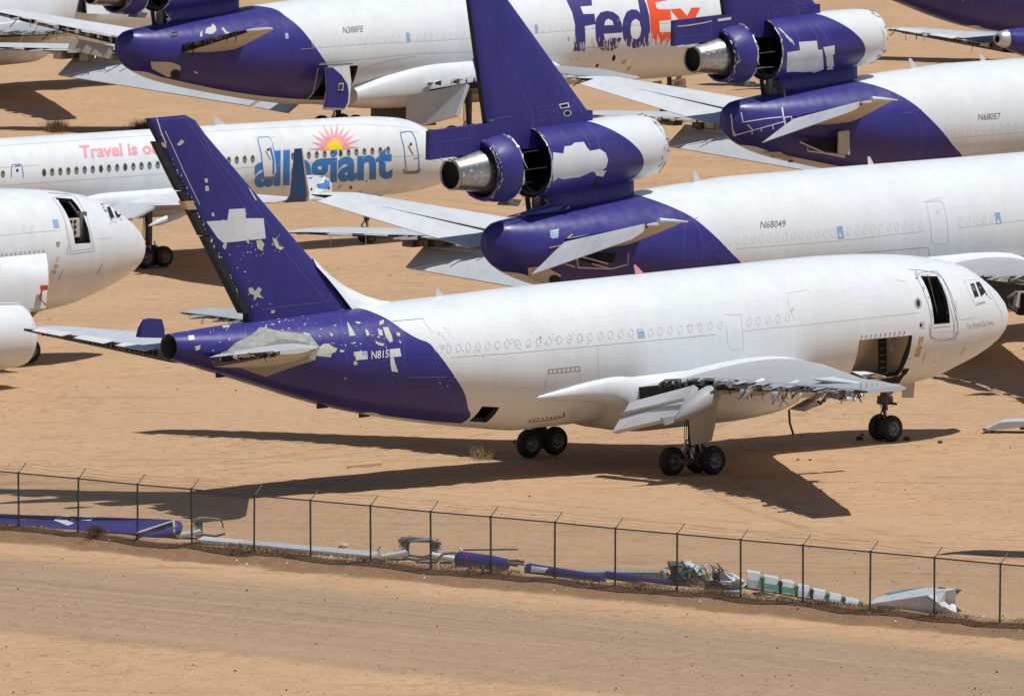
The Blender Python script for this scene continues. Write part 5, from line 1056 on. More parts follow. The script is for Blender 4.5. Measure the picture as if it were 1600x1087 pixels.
gz.loft([[P6((72, 395.5), 2.95), P6((74.5, 415), 3.6), P6((75, 440), 3.9), P6((70, 482), 3.8)], [P6((73, 397), 2.8), P6((76, 415), 3.4), P6((76.5, 440), 3.7), P6((71, 482), 3.6)]], 'light_grey', False)
gz.box(Vector(P6((63, 446), 4.0)), Vector(P6((75, 453), 4.12)), 'red'); gz.tube([P6((66, 452), 4.1), P6((62, 466), 4.1), P6((71, 476), 4.1)], .04, 'red', 6)
ng6 = Part('nose_gear_door', t6, ('grey_paint',)); ng6.slab([P6((58, 478), .9), P6((96, 459), .9), P6((134, 445), .9), (P6((135, 465), .9)), P6((96, 476), .9), P6((58, 488), .9)], (0, .06, 0), 'grey_paint')
twin_wing(t6, 1, 12, True); twin_wing(t6, -1, 13, False); belly_fairing(t6, [(12.6, 3.1, 2.2, 1.2), (15, 4.0, 1.62, 2.85), (22, 4.62, 1.5, 3.08), (26.5, 4.22, 1.85, 2.9), (28.9, 3.5, 2.4, 2.45)])
nc6 = nacelle(t6, 13.25, 7.9, 2.15, 1.42, 5.0, M6); nc6.base = len(nc6.f)
mark(nc6, oval((51, 498.5), 2.4, 2.8), 'orange', .01); mark(nc6, oval((51.5, 506.5), .9, 1.4), 'orange', .01)
nose_gear(t6, 6.9, -.2, 2.3, .56, track=.72, w=.36)
for sd in (1, -1): bogie(t6, 'main_landing_gear', 21.88, sd * 4.8, 3.2, .62, sd, .6)
pl6 = Part('engine_pylon', t6, ('light_grey',)); pl6.slab([L(17.5, 7.9, 3.9), L(13.4, 7.9, 3.6), L(12.8, 7.9, 3.2), L(17, 7.9, 2.8)], (0, -.4, 0), 'light_grey')

# =================================================================== twins cut by the top edge
def small_twin(name_label, M, livery_name, stab, wings, windows=False, seed=0, seal=True):
    t = thing('cargo_jet', name_label, 'airplane', M, 'scrapped twin engine jets')
    f = Part('fuselage', t, (livery_name,), M); fuselage(f, twin, 0, 45.4, livery_name); f.base = len(f.f); fn_ = None
    for s_ in stab: twin_stab(t, s_, M, seed, seal)
    for s_ in wings: twin_wing(t, s_, seed + s_)
    belly_fairing(t, [(12.6, 3.1, 2.2, 1.2), (15, 4.0, 1.62, 2.85), (22, 4.62, 1.5, 3.08), (26.5, 4.22, 1.85, 2.9), (28.9, 3.5, 2.4, 2.45)])
    for sd in (1, -1): bogie(t, 'main_landing_gear', 21.88, sd * 4.8, 3.2, .62, sd, .6)
    nose_gear(t, 6.9, 0, 2.3, .56, track=.72, w=.36); return t, f
M7 = craft_matrix(38.9, 697, 43, 0)
t7, f7 = small_twin('purple cargo jet tail cut by the top edge, upper right, with a tan stabilizer seal', M7, 'paint_n815', (1, -1), (1, -1), seed=70)
twin_fin(t7, M7)
M8 = craft_matrix(46.0, 641.5, 42, 0)
t8, f8 = small_twin('purple tail cone and grey left stabilizer of a cargo jet at the right edge', M8, 'paint_n815', (-1,), (-1,), seed=80, seal=False)
ap = Part('tail_exhaust', t8, ('bright_metal',), M8); ap.lathe(L(45.3, 0, 6.92), (-1, 0, .05), [(0, .52), (.5, .40), (.75, .27), (.74, .22), (.3, .2), (.3, .01)], 'bright_metal', 24)
ap.lathe(L(45.3, 0, 6.92), (-1, 0, .05), [(.72, .22), (.4, .2), (.4, .01)], 'black', 20)
twin_fin(t8, M8)
sf = Part('stabilizer_root_panel', t8, ('blue_grey',), M8); sf.slab([L(44.0, -1.0, 6.6), L(46.2, -2.8, 6.8), L(42.5, -2.8, 6.9), L(41.5, -1.2, 6.9)], (0, 0, .04), 'blue_grey')
M9 = craft_matrix(-33.7, 677.3, 42, 0)
t9, f9 = small_twin('white cargo jet cut by the top edge, upper left, wing reaching to the purple tail', M9, 'white_paint', (), (1, -1), seed=90)
def P9(px, y): q, z = plane(M9, px, y); return L(q, y, z)
cd = Part('cargo_door', t9, ('white_paint',), M9); cd.slab([P9((134, -14), 3.3), P9((169, -16), 3.3), P9((170, 22.5), 3.7), P9((136.5, 21.5), 3.7)], (0, .1, 0), 'white_paint'); cd.slab([P9((129, -14), 3.0), P9((135, -14), 3.2), P9((137, 21.5), 3.5), P9((122, 19), 3.1)], (0, .1, 0), 'black')
# =================================================================== ground
def fence_line(i): return None
FB = [(29.75, 827.5), (122.25, 830), (215.25, 838.75), (300, 846), (397, 857.5), (485.5, 866), (579.25, 872), (673.5, 883), (767.25, 892), (866.75, 902), (961.25, 910.5), (1058, 918.75), (1157.5, 931), (1254.75, 945), (1359.25, 953), (1460, 962.5), (1562, 972.5)]
P0, P1 = ground((29.75, 826)), ground((1562, 973)); FD = (P1 - P0).normalized(); FN = Vector((-FD.y, FD.x, 0))      # FN points away from the camera
if FN.y < 0: FN = -FN
VN = {}
def vnoise(x, y, s, seed):
    if seed not in VN: VN[seed] = np.random.default_rng(seed).random((257, 257))
    q = VN[seed]; X = x / s; Y = y / s; i = np.floor(X).astype(int); j = np.floor(Y).astype(int); u = X - i; v = Y - j; u = u*u*(3-2*u); v = v*v*(3-2*v)
    g = lambda a, b: q[a % 257, b % 257]; return (g(i, j)*(1-u)+g(i+1, j)*u)*(1-v) + (g(i, j+1)*(1-u)+g(i+1, j+1)*u)*v - .5
def terrain(X, Y):
    X = np.asarray(X, float); Y = np.asarray(Y, float)
    d = (X - P0.x) * FN.x + (Y - P0.y) * FN.y; s = (X - P0.x) * FD.x + (Y - P0.y) * FD.y
    h = .05 * vnoise(X, Y, 3.1, 1) + .035 * vnoise(X, Y, 1.1, 2) + .02 * vnoise(X, Y, .5, 3) + .10 * vnoise(X, Y, 14, 4)
    h = h - .03
    cl = np.clip(vnoise(X, Y, 9, 21) * 3 + .25, 0, 1); h = h + cl * (.30 * np.clip(vnoise(X, Y, .9, 22) - .22, 0, 1) + .26 * np.clip(vnoise(X, Y, .6, 23) - .26, 0, 1))
    tk = np.abs(((X * .35 + Y * .94 + 2.5 * vnoise(X, Y, 30, 24)) % 17) - 8.5); h = h - .035 * np.exp(-((tk - .95) / .22) ** 2) * np.clip(vnoise(X, Y, 22, 25) * 4 + .6, 0, 1)
    dd = d + .35 * vnoise(s, s * 0, 2.3, 5) + .15 * vnoise(s, s * 0, .7, 6)
    bank = -.36 * np.clip((-dd + .1) / 1.5, 0, 1) ** 1.0 + .12 * np.exp(-((dd - .1) / .7) ** 2)
    bank = np.where(dd > 3, 0, bank)
    r1 = .05 * np.exp(-((d + 6.2 + .3 * vnoise(s, s * 0, 4, 8)) / .35) ** 2); r2 = .10 * np.exp(-((d + 22.2 + .5 * vnoise(s, s * 0, 5, 9)) / .5) ** 2)
    onroad = np.clip((-d - 5) / 2, 0, 1) * np.clip((d + 23) / 2, 0, 1); h = h * (1 - .8 * onroad)
    ruts = .012 * np.sin(d * 2.1 + .6 * vnoise(s, d, 9, 10)) * onroad
    return h + bank + r1 + r2 + ruts
m, t, b = nodes_of('sand'); co = objco(t)
rot = math.atan2(FD.y, FD.x)
cr = mapping(t, co, (1, 1, 1), (0, 0, 0), (0, 0, -rot)); sx = t.nodes.new('ShaderNodeSeparateXYZ'); t.links.new(cr, sx.inputs[0])
crP = Matrix.Rotation(-rot, 3, 'Z') @ P0; dist = mth(t, 'SUBTRACT', sx.outputs[1], crP.y)
big = noise(t, .12, 4, co); mid = noise(t, 1.1, 5, co, .65); fine = noise(t, 9, 4, co, .7); patch = noise(t, .5, 5, co, .6, .6)
SA, SB, SCC = (.43, .274, .158), (.515, .337, .198), (.30, .185, .11)
c1_ = ramp(t, mth(t, 'ADD', mth(t, 'MULTIPLY', big, .5), mth(t, 'MULTIPLY', mid, .5)), [(.32, SA), (.68, SB)])
c1_ = mixc(t, ramp(t, patch, [(.56, 0), (.66, .75)]), c1_, (.43, .262, .148))
tr = noise(t, 1.0, 3, mapping(t, co, (.12, 1.4, 1), rot=(0, 0, -.2)), .6)       # drag marks and tyre tracks
c1_ = mixc(t, ramp(t, tr, [(.57, 0), (.68, .6)]), c1_, (.38, .23, .13))
clod = mth(t, 'MULTIPLY', ramp(t, noise(t, 1.9, 4, co, .65), [(.58, 0), (.66, 1)]), ramp(t, noise(t, .11, 3, co), [(.42, .12), (.6, 1)]))
c1_ = mixc(t, mth(t, 'MULTIPLY', clod, .75), c1_, SCC)
c1_ = mixc(t, ramp(t, fine, [(.58, 0), (.8, .55)]), c1_, SCC)
sxy = t.nodes.new('ShaderNodeSeparateXYZ'); t.links.new(co, sxy.inputs[0]); brk = ramp(t, noise(t, .5, 3, co), [(.40, 0), (.56, 1)])
for cx_, cy_, R_ in ((-60, 380, 96), (40, 620, 190), (-20, 330, 118), (70, 470, 62), (-35, 640, 170), (10, 250, 214), (0, 300, 136), (30, 900, 290), (-90, 540, 105)):
    dx_, dy_ = mth(t, 'SUBTRACT', sxy.outputs[0], cx_), mth(t, 'SUBTRACT', sxy.outputs[1], cy_); r__ = mth(t, 'SQRT', mth(t, 'ADD', mth(t, 'MULTIPLY', dx_, dx_), mth(t, 'MULTIPLY', dy_, dy_)))
    e_ = mth(t, 'ABSOLUTE', mth(t, 'SUBTRACT', mth(t, 'ABSOLUTE', mth(t, 'SUBTRACT', r__, R_)), 1.0)); c1_ = mixc(t, mth(t, 'MULTIPLY', mth(t, 'MULTIPLY', ramp(t, e_, [(.12, .55), (.34, 0)]), brk), 1.0), c1_, (.33, .205, .118))
# the hauling road: greyer, packed, streaked along its length
wob = mth(t, 'MULTIPLY', mth(t, 'SUBTRACT', noise(t, .35, 4, co), .5), 1.6); dd_ = mth(t, 'ADD', dist, wob)
road = mth(t, 'MULTIPLY', ramp(t, mth(t, 'DIVIDE', mth(t, 'MULTIPLY', dd_, -1.0), 40.0), [(.085, 0), (.165, 1)]), ramp(t, mth(t, 'DIVIDE', mth(t, 'MULTIPLY', dd_, -1.0), 40.0), [(.53, 1), (.57, 0)]))
stk = noise(t, 1.0, 5, mapping(t, cr, (.05, 1.3, 1)), .65)
rc = ramp(t, mth(t, 'ADD', mth(t, 'MULTIPLY', stk, .65), mth(t, 'MULTIPLY', mid, .35)), [(.30, (.29, .202, .132)), (.50, (.36, .245, .157)), (.72, (.42, .285, .18))])
dk_ = ramp(t, mth(t, 'DIVIDE', mth(t, 'ABSOLUTE', mth(t, 'ADD', dd_, 10.5)), 5.0), [(.1, .6), (1, 0)]); rc = mixc(t, mth(t, 'MULTIPLY', dk_, ramp(t, stk, [(.35, 1), (.6, .2)])), rc, (.225, .175, .125))
rc = mixc(t, ramp(t, noise(t, 11, 3, co, .75), [(.55, 0), (.68, .75)]), rc, (.19, .145, .105)); rc = mixc(t, ramp(t, noise(t, 7, 3, co, .75), [(.60, 0), (.72, .5)]), rc, (.52, .40, .29))
c2_ = mixc(t, mth(t, 'MULTIPLY', road, .92), c1_, rc)
edge = ramp(t, mth(t, 'DIVIDE', mth(t, 'ABSOLUTE', mth(t, 'ADD', dd_, 22.3)), 2.0), [(.12, 1), (.5, 0)]); c2_ = mixc(t, mth(t, 'MULTIPLY', edge, .35), c2_, (.25, .18, .12))
# the fence mesh's shadow, with weeds, painted as a darker band on the bank
bk_ = ramp(t, mth(t, 'DIVIDE', mth(t, 'ABSOLUTE', mth(t, 'ADD', dd_, .62)), 2.0), [(.30, 1), (.52, 0)])
c2_ = mixc(t, mth(t, 'MULTIPLY', bk_, mth(t, 'ADD', mth(t, 'MULTIPLY', mid, .5), .55)), c2_, (.20, .115, .062))
t.links.new(c2_, b.inputs['Base Color']); b.inputs['Roughness'].default_value = .95; b.inputs['Specular IOR Level'].default_value = .1
bump(t, mth(t, 'ADD', mth(t, 'MULTIPLY', mid, 1.0), mth(t, 'ADD', mth(t, 'MULTIPLY', fine, .18), mth(t, 'MULTIPLY', clod, .25))), b, .9, .16)
def grid_mesh(name, xs, ys, mat, fz):
    X, Y = np.meshgrid(xs, ys); Z = fz(X, Y); nx, ny = len(xs), len(ys); v = np.stack([X, Y, Z], -1).reshape(-1, 3)
    i = (np.arange(ny - 1)[:, None] * nx + np.arange(nx - 1)[None]).ravel(); f = np.stack([i, i + 1, i + nx + 1, i + nx], -1)
    me = bpy.data.meshes.new(name); me.vertices.add(len(v)); me.vertices.foreach_set('co', v.ravel()); me.loops.add(f.size); me.loops.foreach_set('vertex_index', f.ravel())
    me.polygons.add(len(f)); me.polygons.foreach_set('loop_start', np.arange(len(f)) * 4); me.polygons.foreach_set('loop_total', np.full(len(f), 4)); me.update(calc_edges=True); me.validate()
    me.polygons.foreach_set('use_smooth', np.ones(len(f), bool)); me.materials.append(MATS[mat]); o = bpy.data.objects.new(name, me); COL.objects.link(o); return o
xs = np.concatenate([[-4000, -1500, -600, -250, -120, -70, -48], np.arange(-38, 38.1, .24), [48, 70, 120, 250, 600, 1500, 4000]])
ys = np.concatenate([[-300, 0, 150, 280, 350, 385], np.arange(400, 470, .22), np.arange(470, 560, .32), np.arange(560, 720, .7), [735, 760, 800, 900, 1200, 2000, 4500, 9000]])
gr = grid_mesh('ground', xs, ys, 'sand', lambda X, Y: terrain(X, Y) * np.clip((60 - abs(X)) / 20, 0, 1)); tag(gr, 'pale orange desert sand with a packed dirt road', None, None, 'structure')
def gz_(x, y): return float(terrain(np.array([x]), np.array([y]))[0])
def on(px, lift=0.0):
    """point of the sand seen at px"""
    p = ground(px, 0)
    for _ in range(3): p = ground(px, gz_(p.x, p.y))
    p.z = gz_(p.x, p.y) + lift; return p

# =================================================================== fence
fe = thing('chain_link_fence', 'grey chain link fence with barbed wire arms running along the dirt road', 'fence', Matrix.Translation((P0.x, P0.y, 0)))
FI = Matrix.Translation((-P0.x, -P0.y, 0)); feet = []
FBX = [(-360, 800), (-260, 806), (-160, 812), (-63, 820)] + FB + [(1664, 983), (1768, 993), (1876, 1004), (1987, 1015)]
for i, px in enumerate(FBX):
    r_ = ray(px); s = (P0.y * r_.x - P0.x * r_.y) / (FD.x * r_.y - FD.y * r_.x); q = P0 + FD * s; q.z = gz_(q.x, q.y); feet.append(q)
HT = 2.06; tops = [Vector((q.x, q.y, q.z * .3 + HT + .12)) for q in feet]
arm = FN * .30 + Vector((.10, 0, .38))
for q, tp in zip(feet, tops):
    p = Part('post', fe, ('galvanised',)); l_ = FI @ q; h_ = FI @ tp + Vector((random.uniform(-.02, .02), 0, 0)); p.tube([l_ - Vector((0, 0, .4)), h_], .037, 'galvanised', 10)
    p.tube([h_, h_ + Vector((0, 0, .05))], .055, 'galvanised', 10); p.tube([h_, h_ + arm], .022, 'wire', 6)
p = Part('top_rail', fe, ('galvanised',)); p.tube([FI @ a for a in tops], .028, 'galvanised', 8)
for k in range(3):
    p = Part('barbed_wire', fe, ('wire',)); pts = []
    for a, c in zip(tops[:-1], tops[1:]):
        for u in np.linspace(0, 1, 7)[:-1]: pts.append(FI @ (a + (c - a) * float(u) + arm * (.35 + .3 * k) - Vector((0, 0, .05 * math.sin(math.pi * u)))))
    p.tube(pts, .0028, 'wire', 4, False)
    for j in range(len(pts) - 1):
        for u in (0.0, .3, .6): c_ = pts[j] + (pts[j + 1] - pts[j]) * u; p.tube([c_ - Vector((.02, .01, .03)), c_ + Vector((.02, -.01, .03))], .003, 'wire', 3, False)
msh = Part('chain_link_mesh', fe, ('wire',))
for a, b_, ta, tb in zip(feet[:-1], feet[1:], tops[:-1], tops[1:]):
    ln = (b_ - a).length; n = int(ln / .085); H = HT + .1
    for sg in (1, -1):
        for k in range(-int(H / .085), n + int(H / .085)):
            x0 = k * .085; x1 = x0 + sg * H; lo, hi = (x0, 0.), (x1, H)
            u0, z0, u1, z1 = x0, 0., x1, H
            if min(u0, u1) < 0:
                if u0 < 0: z0 = -u0 / (u1 - u0) * H; u0_ = 0
                else: u0_ = u0
                if u1 < 0: z1 = u0 / (u0 - u1) * H; u1 = 0
                u0 = u0_
            if max(u0, u1) > ln:
                xa, xb = x0, x1
                if u1 > ln: z1 = (ln - xa) / (xb - xa) * H; u1 = ln
                if u0 > ln: z0 = (ln - xa) / (xb - xa) * H; u0 = ln
            if z1 - z0 < .05 or u0 < -.001 or u1 < -.001 or u0 > ln + .001 or u1 > ln + .001: continue
            f_ = lambda u, z: FI @ (a + (b_ - a) * (u / ln) + (ta - a + (tb - b_ - ta + a) * (u / ln)) * (z / H) + FN * (.003 * sg))
            p0, p1 = f_(u0, z0), f_(u1, z1); w_ = Vector((.0042, 0, 0)); y_ = FN * .0042
            msh.add([p0 - w_, p0 + w_, p0 + y_, p1 - w_, p1 + w_, p1 + y_], [(0, 1, 4, 3), (1, 2, 5, 4), (2, 0, 3, 5)], 'wire', False)

# =================================================================== scrap along the fence
def Gp(px, z=0.0): return ground(px, z)
def loose(name, label, cat, mats, group=None):
    p = Part(name, None, mats); tag(p, label, cat, group); return p
def flat(p, pxs, z, th, mat, tilt=None):
    """a panel lying on the sand: photo outline of its top face, z its height there"""
    zs = z if isinstance(z, (list, tuple)) else [z] * len(pxs)
    p.slab([Gp(q, h) for q, h in zip(pxs, zs)], (0, 0, -th), mat)
fp = loose('fallen_fin_panel', 'purple tail panel with white letters lying flat behind the fence, far left', 'aircraft scrap', ('purple_paint',))
flat(fp, [(-60, 801.5), (0, 802), (60, 804.5), (170, 807.5), (272, 811.5), (216, 832), (205, 832.5), (120, 827.5), (40, 822.5), (0, 818.5), (-60, 812.5)], [.4] * 4 + [.5, .25, .12, .1, .1, .1, .1], .16, 'purple_paint')
fp.base = len(fp.f); I4 = Matrix.Identity(4)
mark(fp, [(84, 812.8), (99, 806), (114, 805.8), (111, 809), (122, 808.2), (120, 812), (113, 813.2), (109, 811.5), (104, 813), (116, 817.5), (106, 821.5)], 'white_paint', .02, 6, I4)
mark(fp, [(121, 807.5), (130, 806), (153, 806.3), (150, 810), (140, 813.8), (126, 813), (131, 811.5), (141, 809.3), (132, 808.6), (127, 811.5), (122, 811)], 'white_paint', .02, 6, I4)
for k in range(9): blob(fp, (30 + random.random() * 25, 811 + random.random() * 2.5), 2, .5, 'line_dark', 6, .4, .03, I4)
for k in range(7): blob(fp, (165 + 16 * k, 808.5 + .5 * k), .9, .5, 'tan_patch', 6, .4, .03, I4)
nose_ = Part('leading_edge', fp, ('logo_purple',)); flat(nose_, [(213, 832.8), (276, 812.5), (283, 815), (285.5, 821), (283, 827), (268, 832.5), (240, 834.5)], [.28, .42, .46, .48, .40, .22, .14], .12, 'logo_purple')
nose_.tube([Gp((214, 832), .32), Gp((271, 813.5), .5)], .04, 'primer', 6); nose_.tube([Gp((271, 813), .5), Gp((272, 831), .28)], .05, 'primer', 6); nose_.tube([Gp((214, 833), .25), Gp((270, 816), .42)], .05, 'dark', 6)
sp = loose('spoiler_panel', 'long grey ribbed wing panel lying on the sand behind the fence', 'aircraft scrap', ('light_grey',))
for k in range(34):
    a0, a1 = k / 34, (k + .86) / 34; f_ = lambda u, v: ((318 + 280 * u) * (1 - v) + (308 + 272 * u) * v, (837.3 + 24.5 * u) * (1 - v) + (842.3 + 25.6 * u) * v)
    flat(sp, [f_(a0, 0), f_(a1, 0), f_(a1, 1), f_(a0, 1)], [.24, .24, .14, .14], .13, 'light_grey' if k < 8 else 'grey_paint')
flat(sp, [f_(0, .06), f_(1, .06), f_(1, .96), f_(0, .96)], [.22, .22, .125, .125], .1, 'grey_paint'); sp.tube([Gp(f_(0, 1), .02), Gp(f_(1, 1), .02)], .06, 'dark', 6)
def jack(px, label, k, flipx=1, mat='rim_metal'):
    p = loose('flap_jack', label, 'aircraft scrap', (mat,), 'flap jacks dropped behind the fence'); b = on(px); q = lambda x, z, d=0: b + Vector((x * flipx, d * 4, z)) * k
    p.tube([q(-.6, .12), q(.35, .30)], [.10 * k, .14 * k], 'light_grey', 8); p.tube([q(.25, .1, .02), q(.3, .75, .02)], [.16 * k, .12 * k], mat, 8); p.tube([q(.0, .72), q(.4, .82), q(1.15, .78)], [.07 * k, .09 * k, .03 * k], mat, 8)
    p.tube([q(.35, .2), q(.9, .12), q(1.3, .22)], .05 * k, 'grime_metal', 6); p.tube([q(-.6, .12), q(-.75, .4), q(-.62, .55)], .05 * k, 'light_grey', 6); p.tube([q(.1, .75), q(.05, .5), q(.25, .45)], .05 * k, 'bright_metal', 6)
    p.box(q(.1, .55, -.01), q(.42, .85, .03), 'grime_metal'); p.box(q(-.4, 0), q(.9, .07, .02), 'rim_metal')
    p.tube([q(1.1, .78), q(1.2, .6), q(1.22, .45)], .03 * k, 'dark', 5); return p
jack((300, 842), 'scrapped metal jack beside the right end of the purple tail panel', 1.0)
jack((622, 875), 'scrapped metal jack at the right end of the long grey panel', 1.05)
jack((690, 880), 'scrapped metal jack lying left of the purple round duct', 1.1, -1)
du_ = loose('round_duct', 'short purple round duct with a dark seam, lying behind the fence', 'aircraft scrap', ('purple_paint',)); A_, B_ = on((716, 885)), on((792, 891)); A_.z, B_.z = .30, .22
du_.tube([A_, A_ + (B_ - A_) * .22], [.30, .31], 'purple_paint', 18); du_.tube([A_ + (B_ - A_) * .225, A_ + (B_ - A_) * .25], .29, 'red', 18); du_.tube([A_ + (B_ - A_) * .25, A_ + (B_ - A_) * .7, B_], [.31, .29, .23], 'purple_paint', 18)
for k in range(9): d_ = Vector((random.uniform(-.12, .1), random.uniform(-.2, .2), random.uniform(.05, .4))); du_.tube([B_ + d_ * .4, B_ + Vector((random.uniform(.1, .7), 0, -.1)) + d_ * .7], .04, 'grime_metal', 5)
for k in range(5): du_.box(A_ + Vector((-.12, -.1, -.25 + .1 * k)), A_ + Vector((.02, .0, -.2 + .1 * k)), 'dark')
du_.tube([A_ + Vector((-.1, 0, .25)), A_ + Vector((-.6, 0, .2)), A_ + Vector((-.85, 0, -.1))], .06, 'rim_metal', 6); du_.tube([A_ + Vector((.2, 0, .36)), A_ + Vector((2.3, 0, .38))], .035, 'grime_metal', 5)
pt = loose('painted_tube', 'purple tube with a slanted white band lying behind the fence', 'aircraft scrap', ('purple_paint',)); A_, B_ = on((826, 896)), on((942, 909)); A_.z, B_.z = .22, .16
pt.tube([A_, B_], [.25, .17], 'purple_paint', 16); V_ = B_ - A_; pt.base = len(pt.f)
mark(pt, [(831, 884), (857, 887), (851, 894), (829, 893)], 'white_paint', .015, 5, I4)
for k in range(14): q = A_ + V_ * (k / 14) + Vector((0, -.1, -.15)); pt.tube([q, q + Vector((random.uniform(-.2, .3), -.1, random.uniform(-.05, .1)))], .03, random.choice(['grime_metal', 'red', 'dark']), 5)
for (pa, pb, r_, lb) in (((948, 905), (1000, 911.5), .14, 'thin purple strip lying left of the green wreckage'), ((1000, 912), (1045, 917), .09, 'thin purple strip touching the green wreckage')):
    p = loose('purple_strip', lb, 'aircraft scrap', ('purple_paint',)); a_, b_ = on(pa), on(pb); p.tube([a_ + Vector((0, .3, .16)), b_ + Vector((0, .3, .13))], r_, 'purple_paint', 12)
bm_ = loose('box_beam', 'low beige box beam lying behind the purple tube', 'aircraft scrap', ('beige_paint',)); a_, b_ = on((905, 897)), on((1036, 908)); a_.z = b_.z = 0
bm_.hexa([a_ + Vector((0, 0, 0)), b_, b_ + Vector((.1, .9, 0)), a_ + Vector((.1, .9, 0)), a_ + Vector((0, 0, .10)), b_ + Vector((0, 0, .30)), b_ + Vector((.1, .9, .32)), a_ + Vector((.1, .9, .12))], 'seal_grey'); bm_.box(b_ + Vector((-.05, 0, .02)), b_ + Vector((.02, .6, .3)), 'dark')
def wreck(p, base, pxs, mats, depth, seed, amp=.12):
    """buckled sheet metal: a ragged outline with real depth, broken into tilted plates"""
    rr = random.Random(seed); yb = base.y; fr = []
    for q in pxs:
        r_ = ray(q); k = yb / r_.y; fr.append(Vector((r_.x * k, yb, CAM_H + r_.z * k)))
    bk = [v + Vector((rr.uniform(-.2, .2), depth * rr.uniform(.6, 1.2), rr.uniform(-.15, .1))) for v in fr]; c = sum(fr, Vector()) / len(fr) + Vector((0, -amp * 2, 0)); n = len(fr)
    for i in range(n):
        j = (i + 1) % n; m = (fr[i] + fr[j]) / 2 + Vector((rr.uniform(-amp, amp), rr.uniform(-amp, amp) * 3, rr.uniform(-amp, amp) * .5)); m2 = (m + c) / 2 + Vector((0, rr.uniform(-2, 2) * amp, 0))
        for tri in ((fr[i], m, m2), (m, fr[j], m2), (fr[i], m2, c), (m2, fr[j], c)): p.add(tri, [(0, 1, 2)], rr.choice(mats), False)
        p.add([fr[i], fr[j], bk[j], bk[i]], [(0, 1, 2, 3)], rr.choice(mats), False)
w1 = loose('torn_fuselage_piece', 'heap of torn green and teal aircraft skin behind the fence', 'aircraft scrap', ('teal',)); b0 = on((1070, 914))
wreck(w1, b0, [(1047, 909), (1049, 895), (1052, 886), (1048, 883), (1060, 884), (1070, 884), (1078, 890), (1076, 905), (1070, 910)], ['teal', 'teal', 'dark', 'grime_metal'], 1.6, 3)
wreck(w1, b0 + Vector((.1, -.4, 0)), [(1076, 907), (1078, 892), (1084, 887), (1096, 889), (1097, 898), (1092, 912), (1084, 911)], ['green_zinc', 'seal_grey', 'grime_metal', 'light_grey', 'green_zinc'], 1.0, 4)
wreck(w1, b0 + Vector((0, .6, 0)), [(1062, 884), (1074, 882.5), (1088, 885), (1098, 887), (1092, 890), (1070, 888)], ['light_grey', 'white_paint', 'bright_metal'], .8, 5)
wreck(w1, b0 + Vector((0, .2, 0)), [(1031, 892), (1037, 890), (1041, 892), (1045, 903), (1043, 909), (1034, 910)], ['beige_paint', 'seal_grey'], .3, 6, .04)
wreck(w1, b0 + Vector((0, .3, 0)), [(1097, 888), (1101, 881), (1105, 880), (1111, 897), (1109, 901), (1103, 890)], ['light_grey', 'white_paint'], .4, 7, .04)
wreck(w1, b0 + Vector((0, .2, 0)), [(1095, 905), (1098, 896), (1106, 900), (1110, 906), (1104, 910)], ['dark', 'green_zinc', 'liner', 'grime_metal'], .8, 8)
for k in range(14): a_ = b0 + Vector((random.uniform(-.8, .9), random.uniform(-.3, .4), random.uniform(.1, .8))); w1.tube([a_, a_ + Vector((random.uniform(-.3, .3), 0, random.uniform(-.25, .25)))], .02, random.choice(['dark', 'wood', 'green_zinc', 'bright_metal']), 4)
w2 = loose('torn_wing_box', 'dark torn wedge of wing structure right of the green heap', 'aircraft scrap', ('grime_metal',)); b1_ = on((1135, 922))
wreck(w2, b1_ + Vector((0, .5, 0)), [(1113, 904), (1117, 893), (1115, 887), (1121, 889), (1126, 886), (1131, 890), (1129, 900), (1125, 908)], ['grime_metal', 'dark', 'dark', 'wood'], 1.2, 11)
wreck(w2, b1_, [(1126, 907), (1130, 893), (1147, 899), (1161, 909), (1162, 917), (1145, 913)], ['light_grey', 'grey_paint', 'bright_metal', 'light_grey'], .8, 12)
wreck(w2, b1_ + Vector((0, -.6, 0)), [(1106, 908), (1116, 906), (1140, 913), (1158, 918), (1152, 922), (1130, 921), (1114, 915)], ['dark', 'black', 'grime_metal'], .5, 13, .06)
bl = loose('blue_panel', 'thin light blue panel lying under the torn wing box', 'aircraft scrap', ('blue_tape',)); flat(bl, [(1130, 922), (1156, 921), (1158, 923.5), (1136, 924)], .12, .05, 'blue_tape')
gb = loose('rubbish_bag', 'black crumpled bag by the first slat segment', 'rubbish', ('black',)); wreck(gb, on((1183, 930)), [(1177, 927), (1182, 925), (1188, 926.5), (1191, 930), (1186, 931), (1178, 931)], ['dark', 'black'], .5, 15, .05)
sr = loose('slat_section', 'row of white wing slat segments with dark gaps, lying behind the fence', 'aircraft scrap', ('white_paint',))
XS = [1165, 1191, 1219, 1244, 1268, 1293, 1318, 1345]
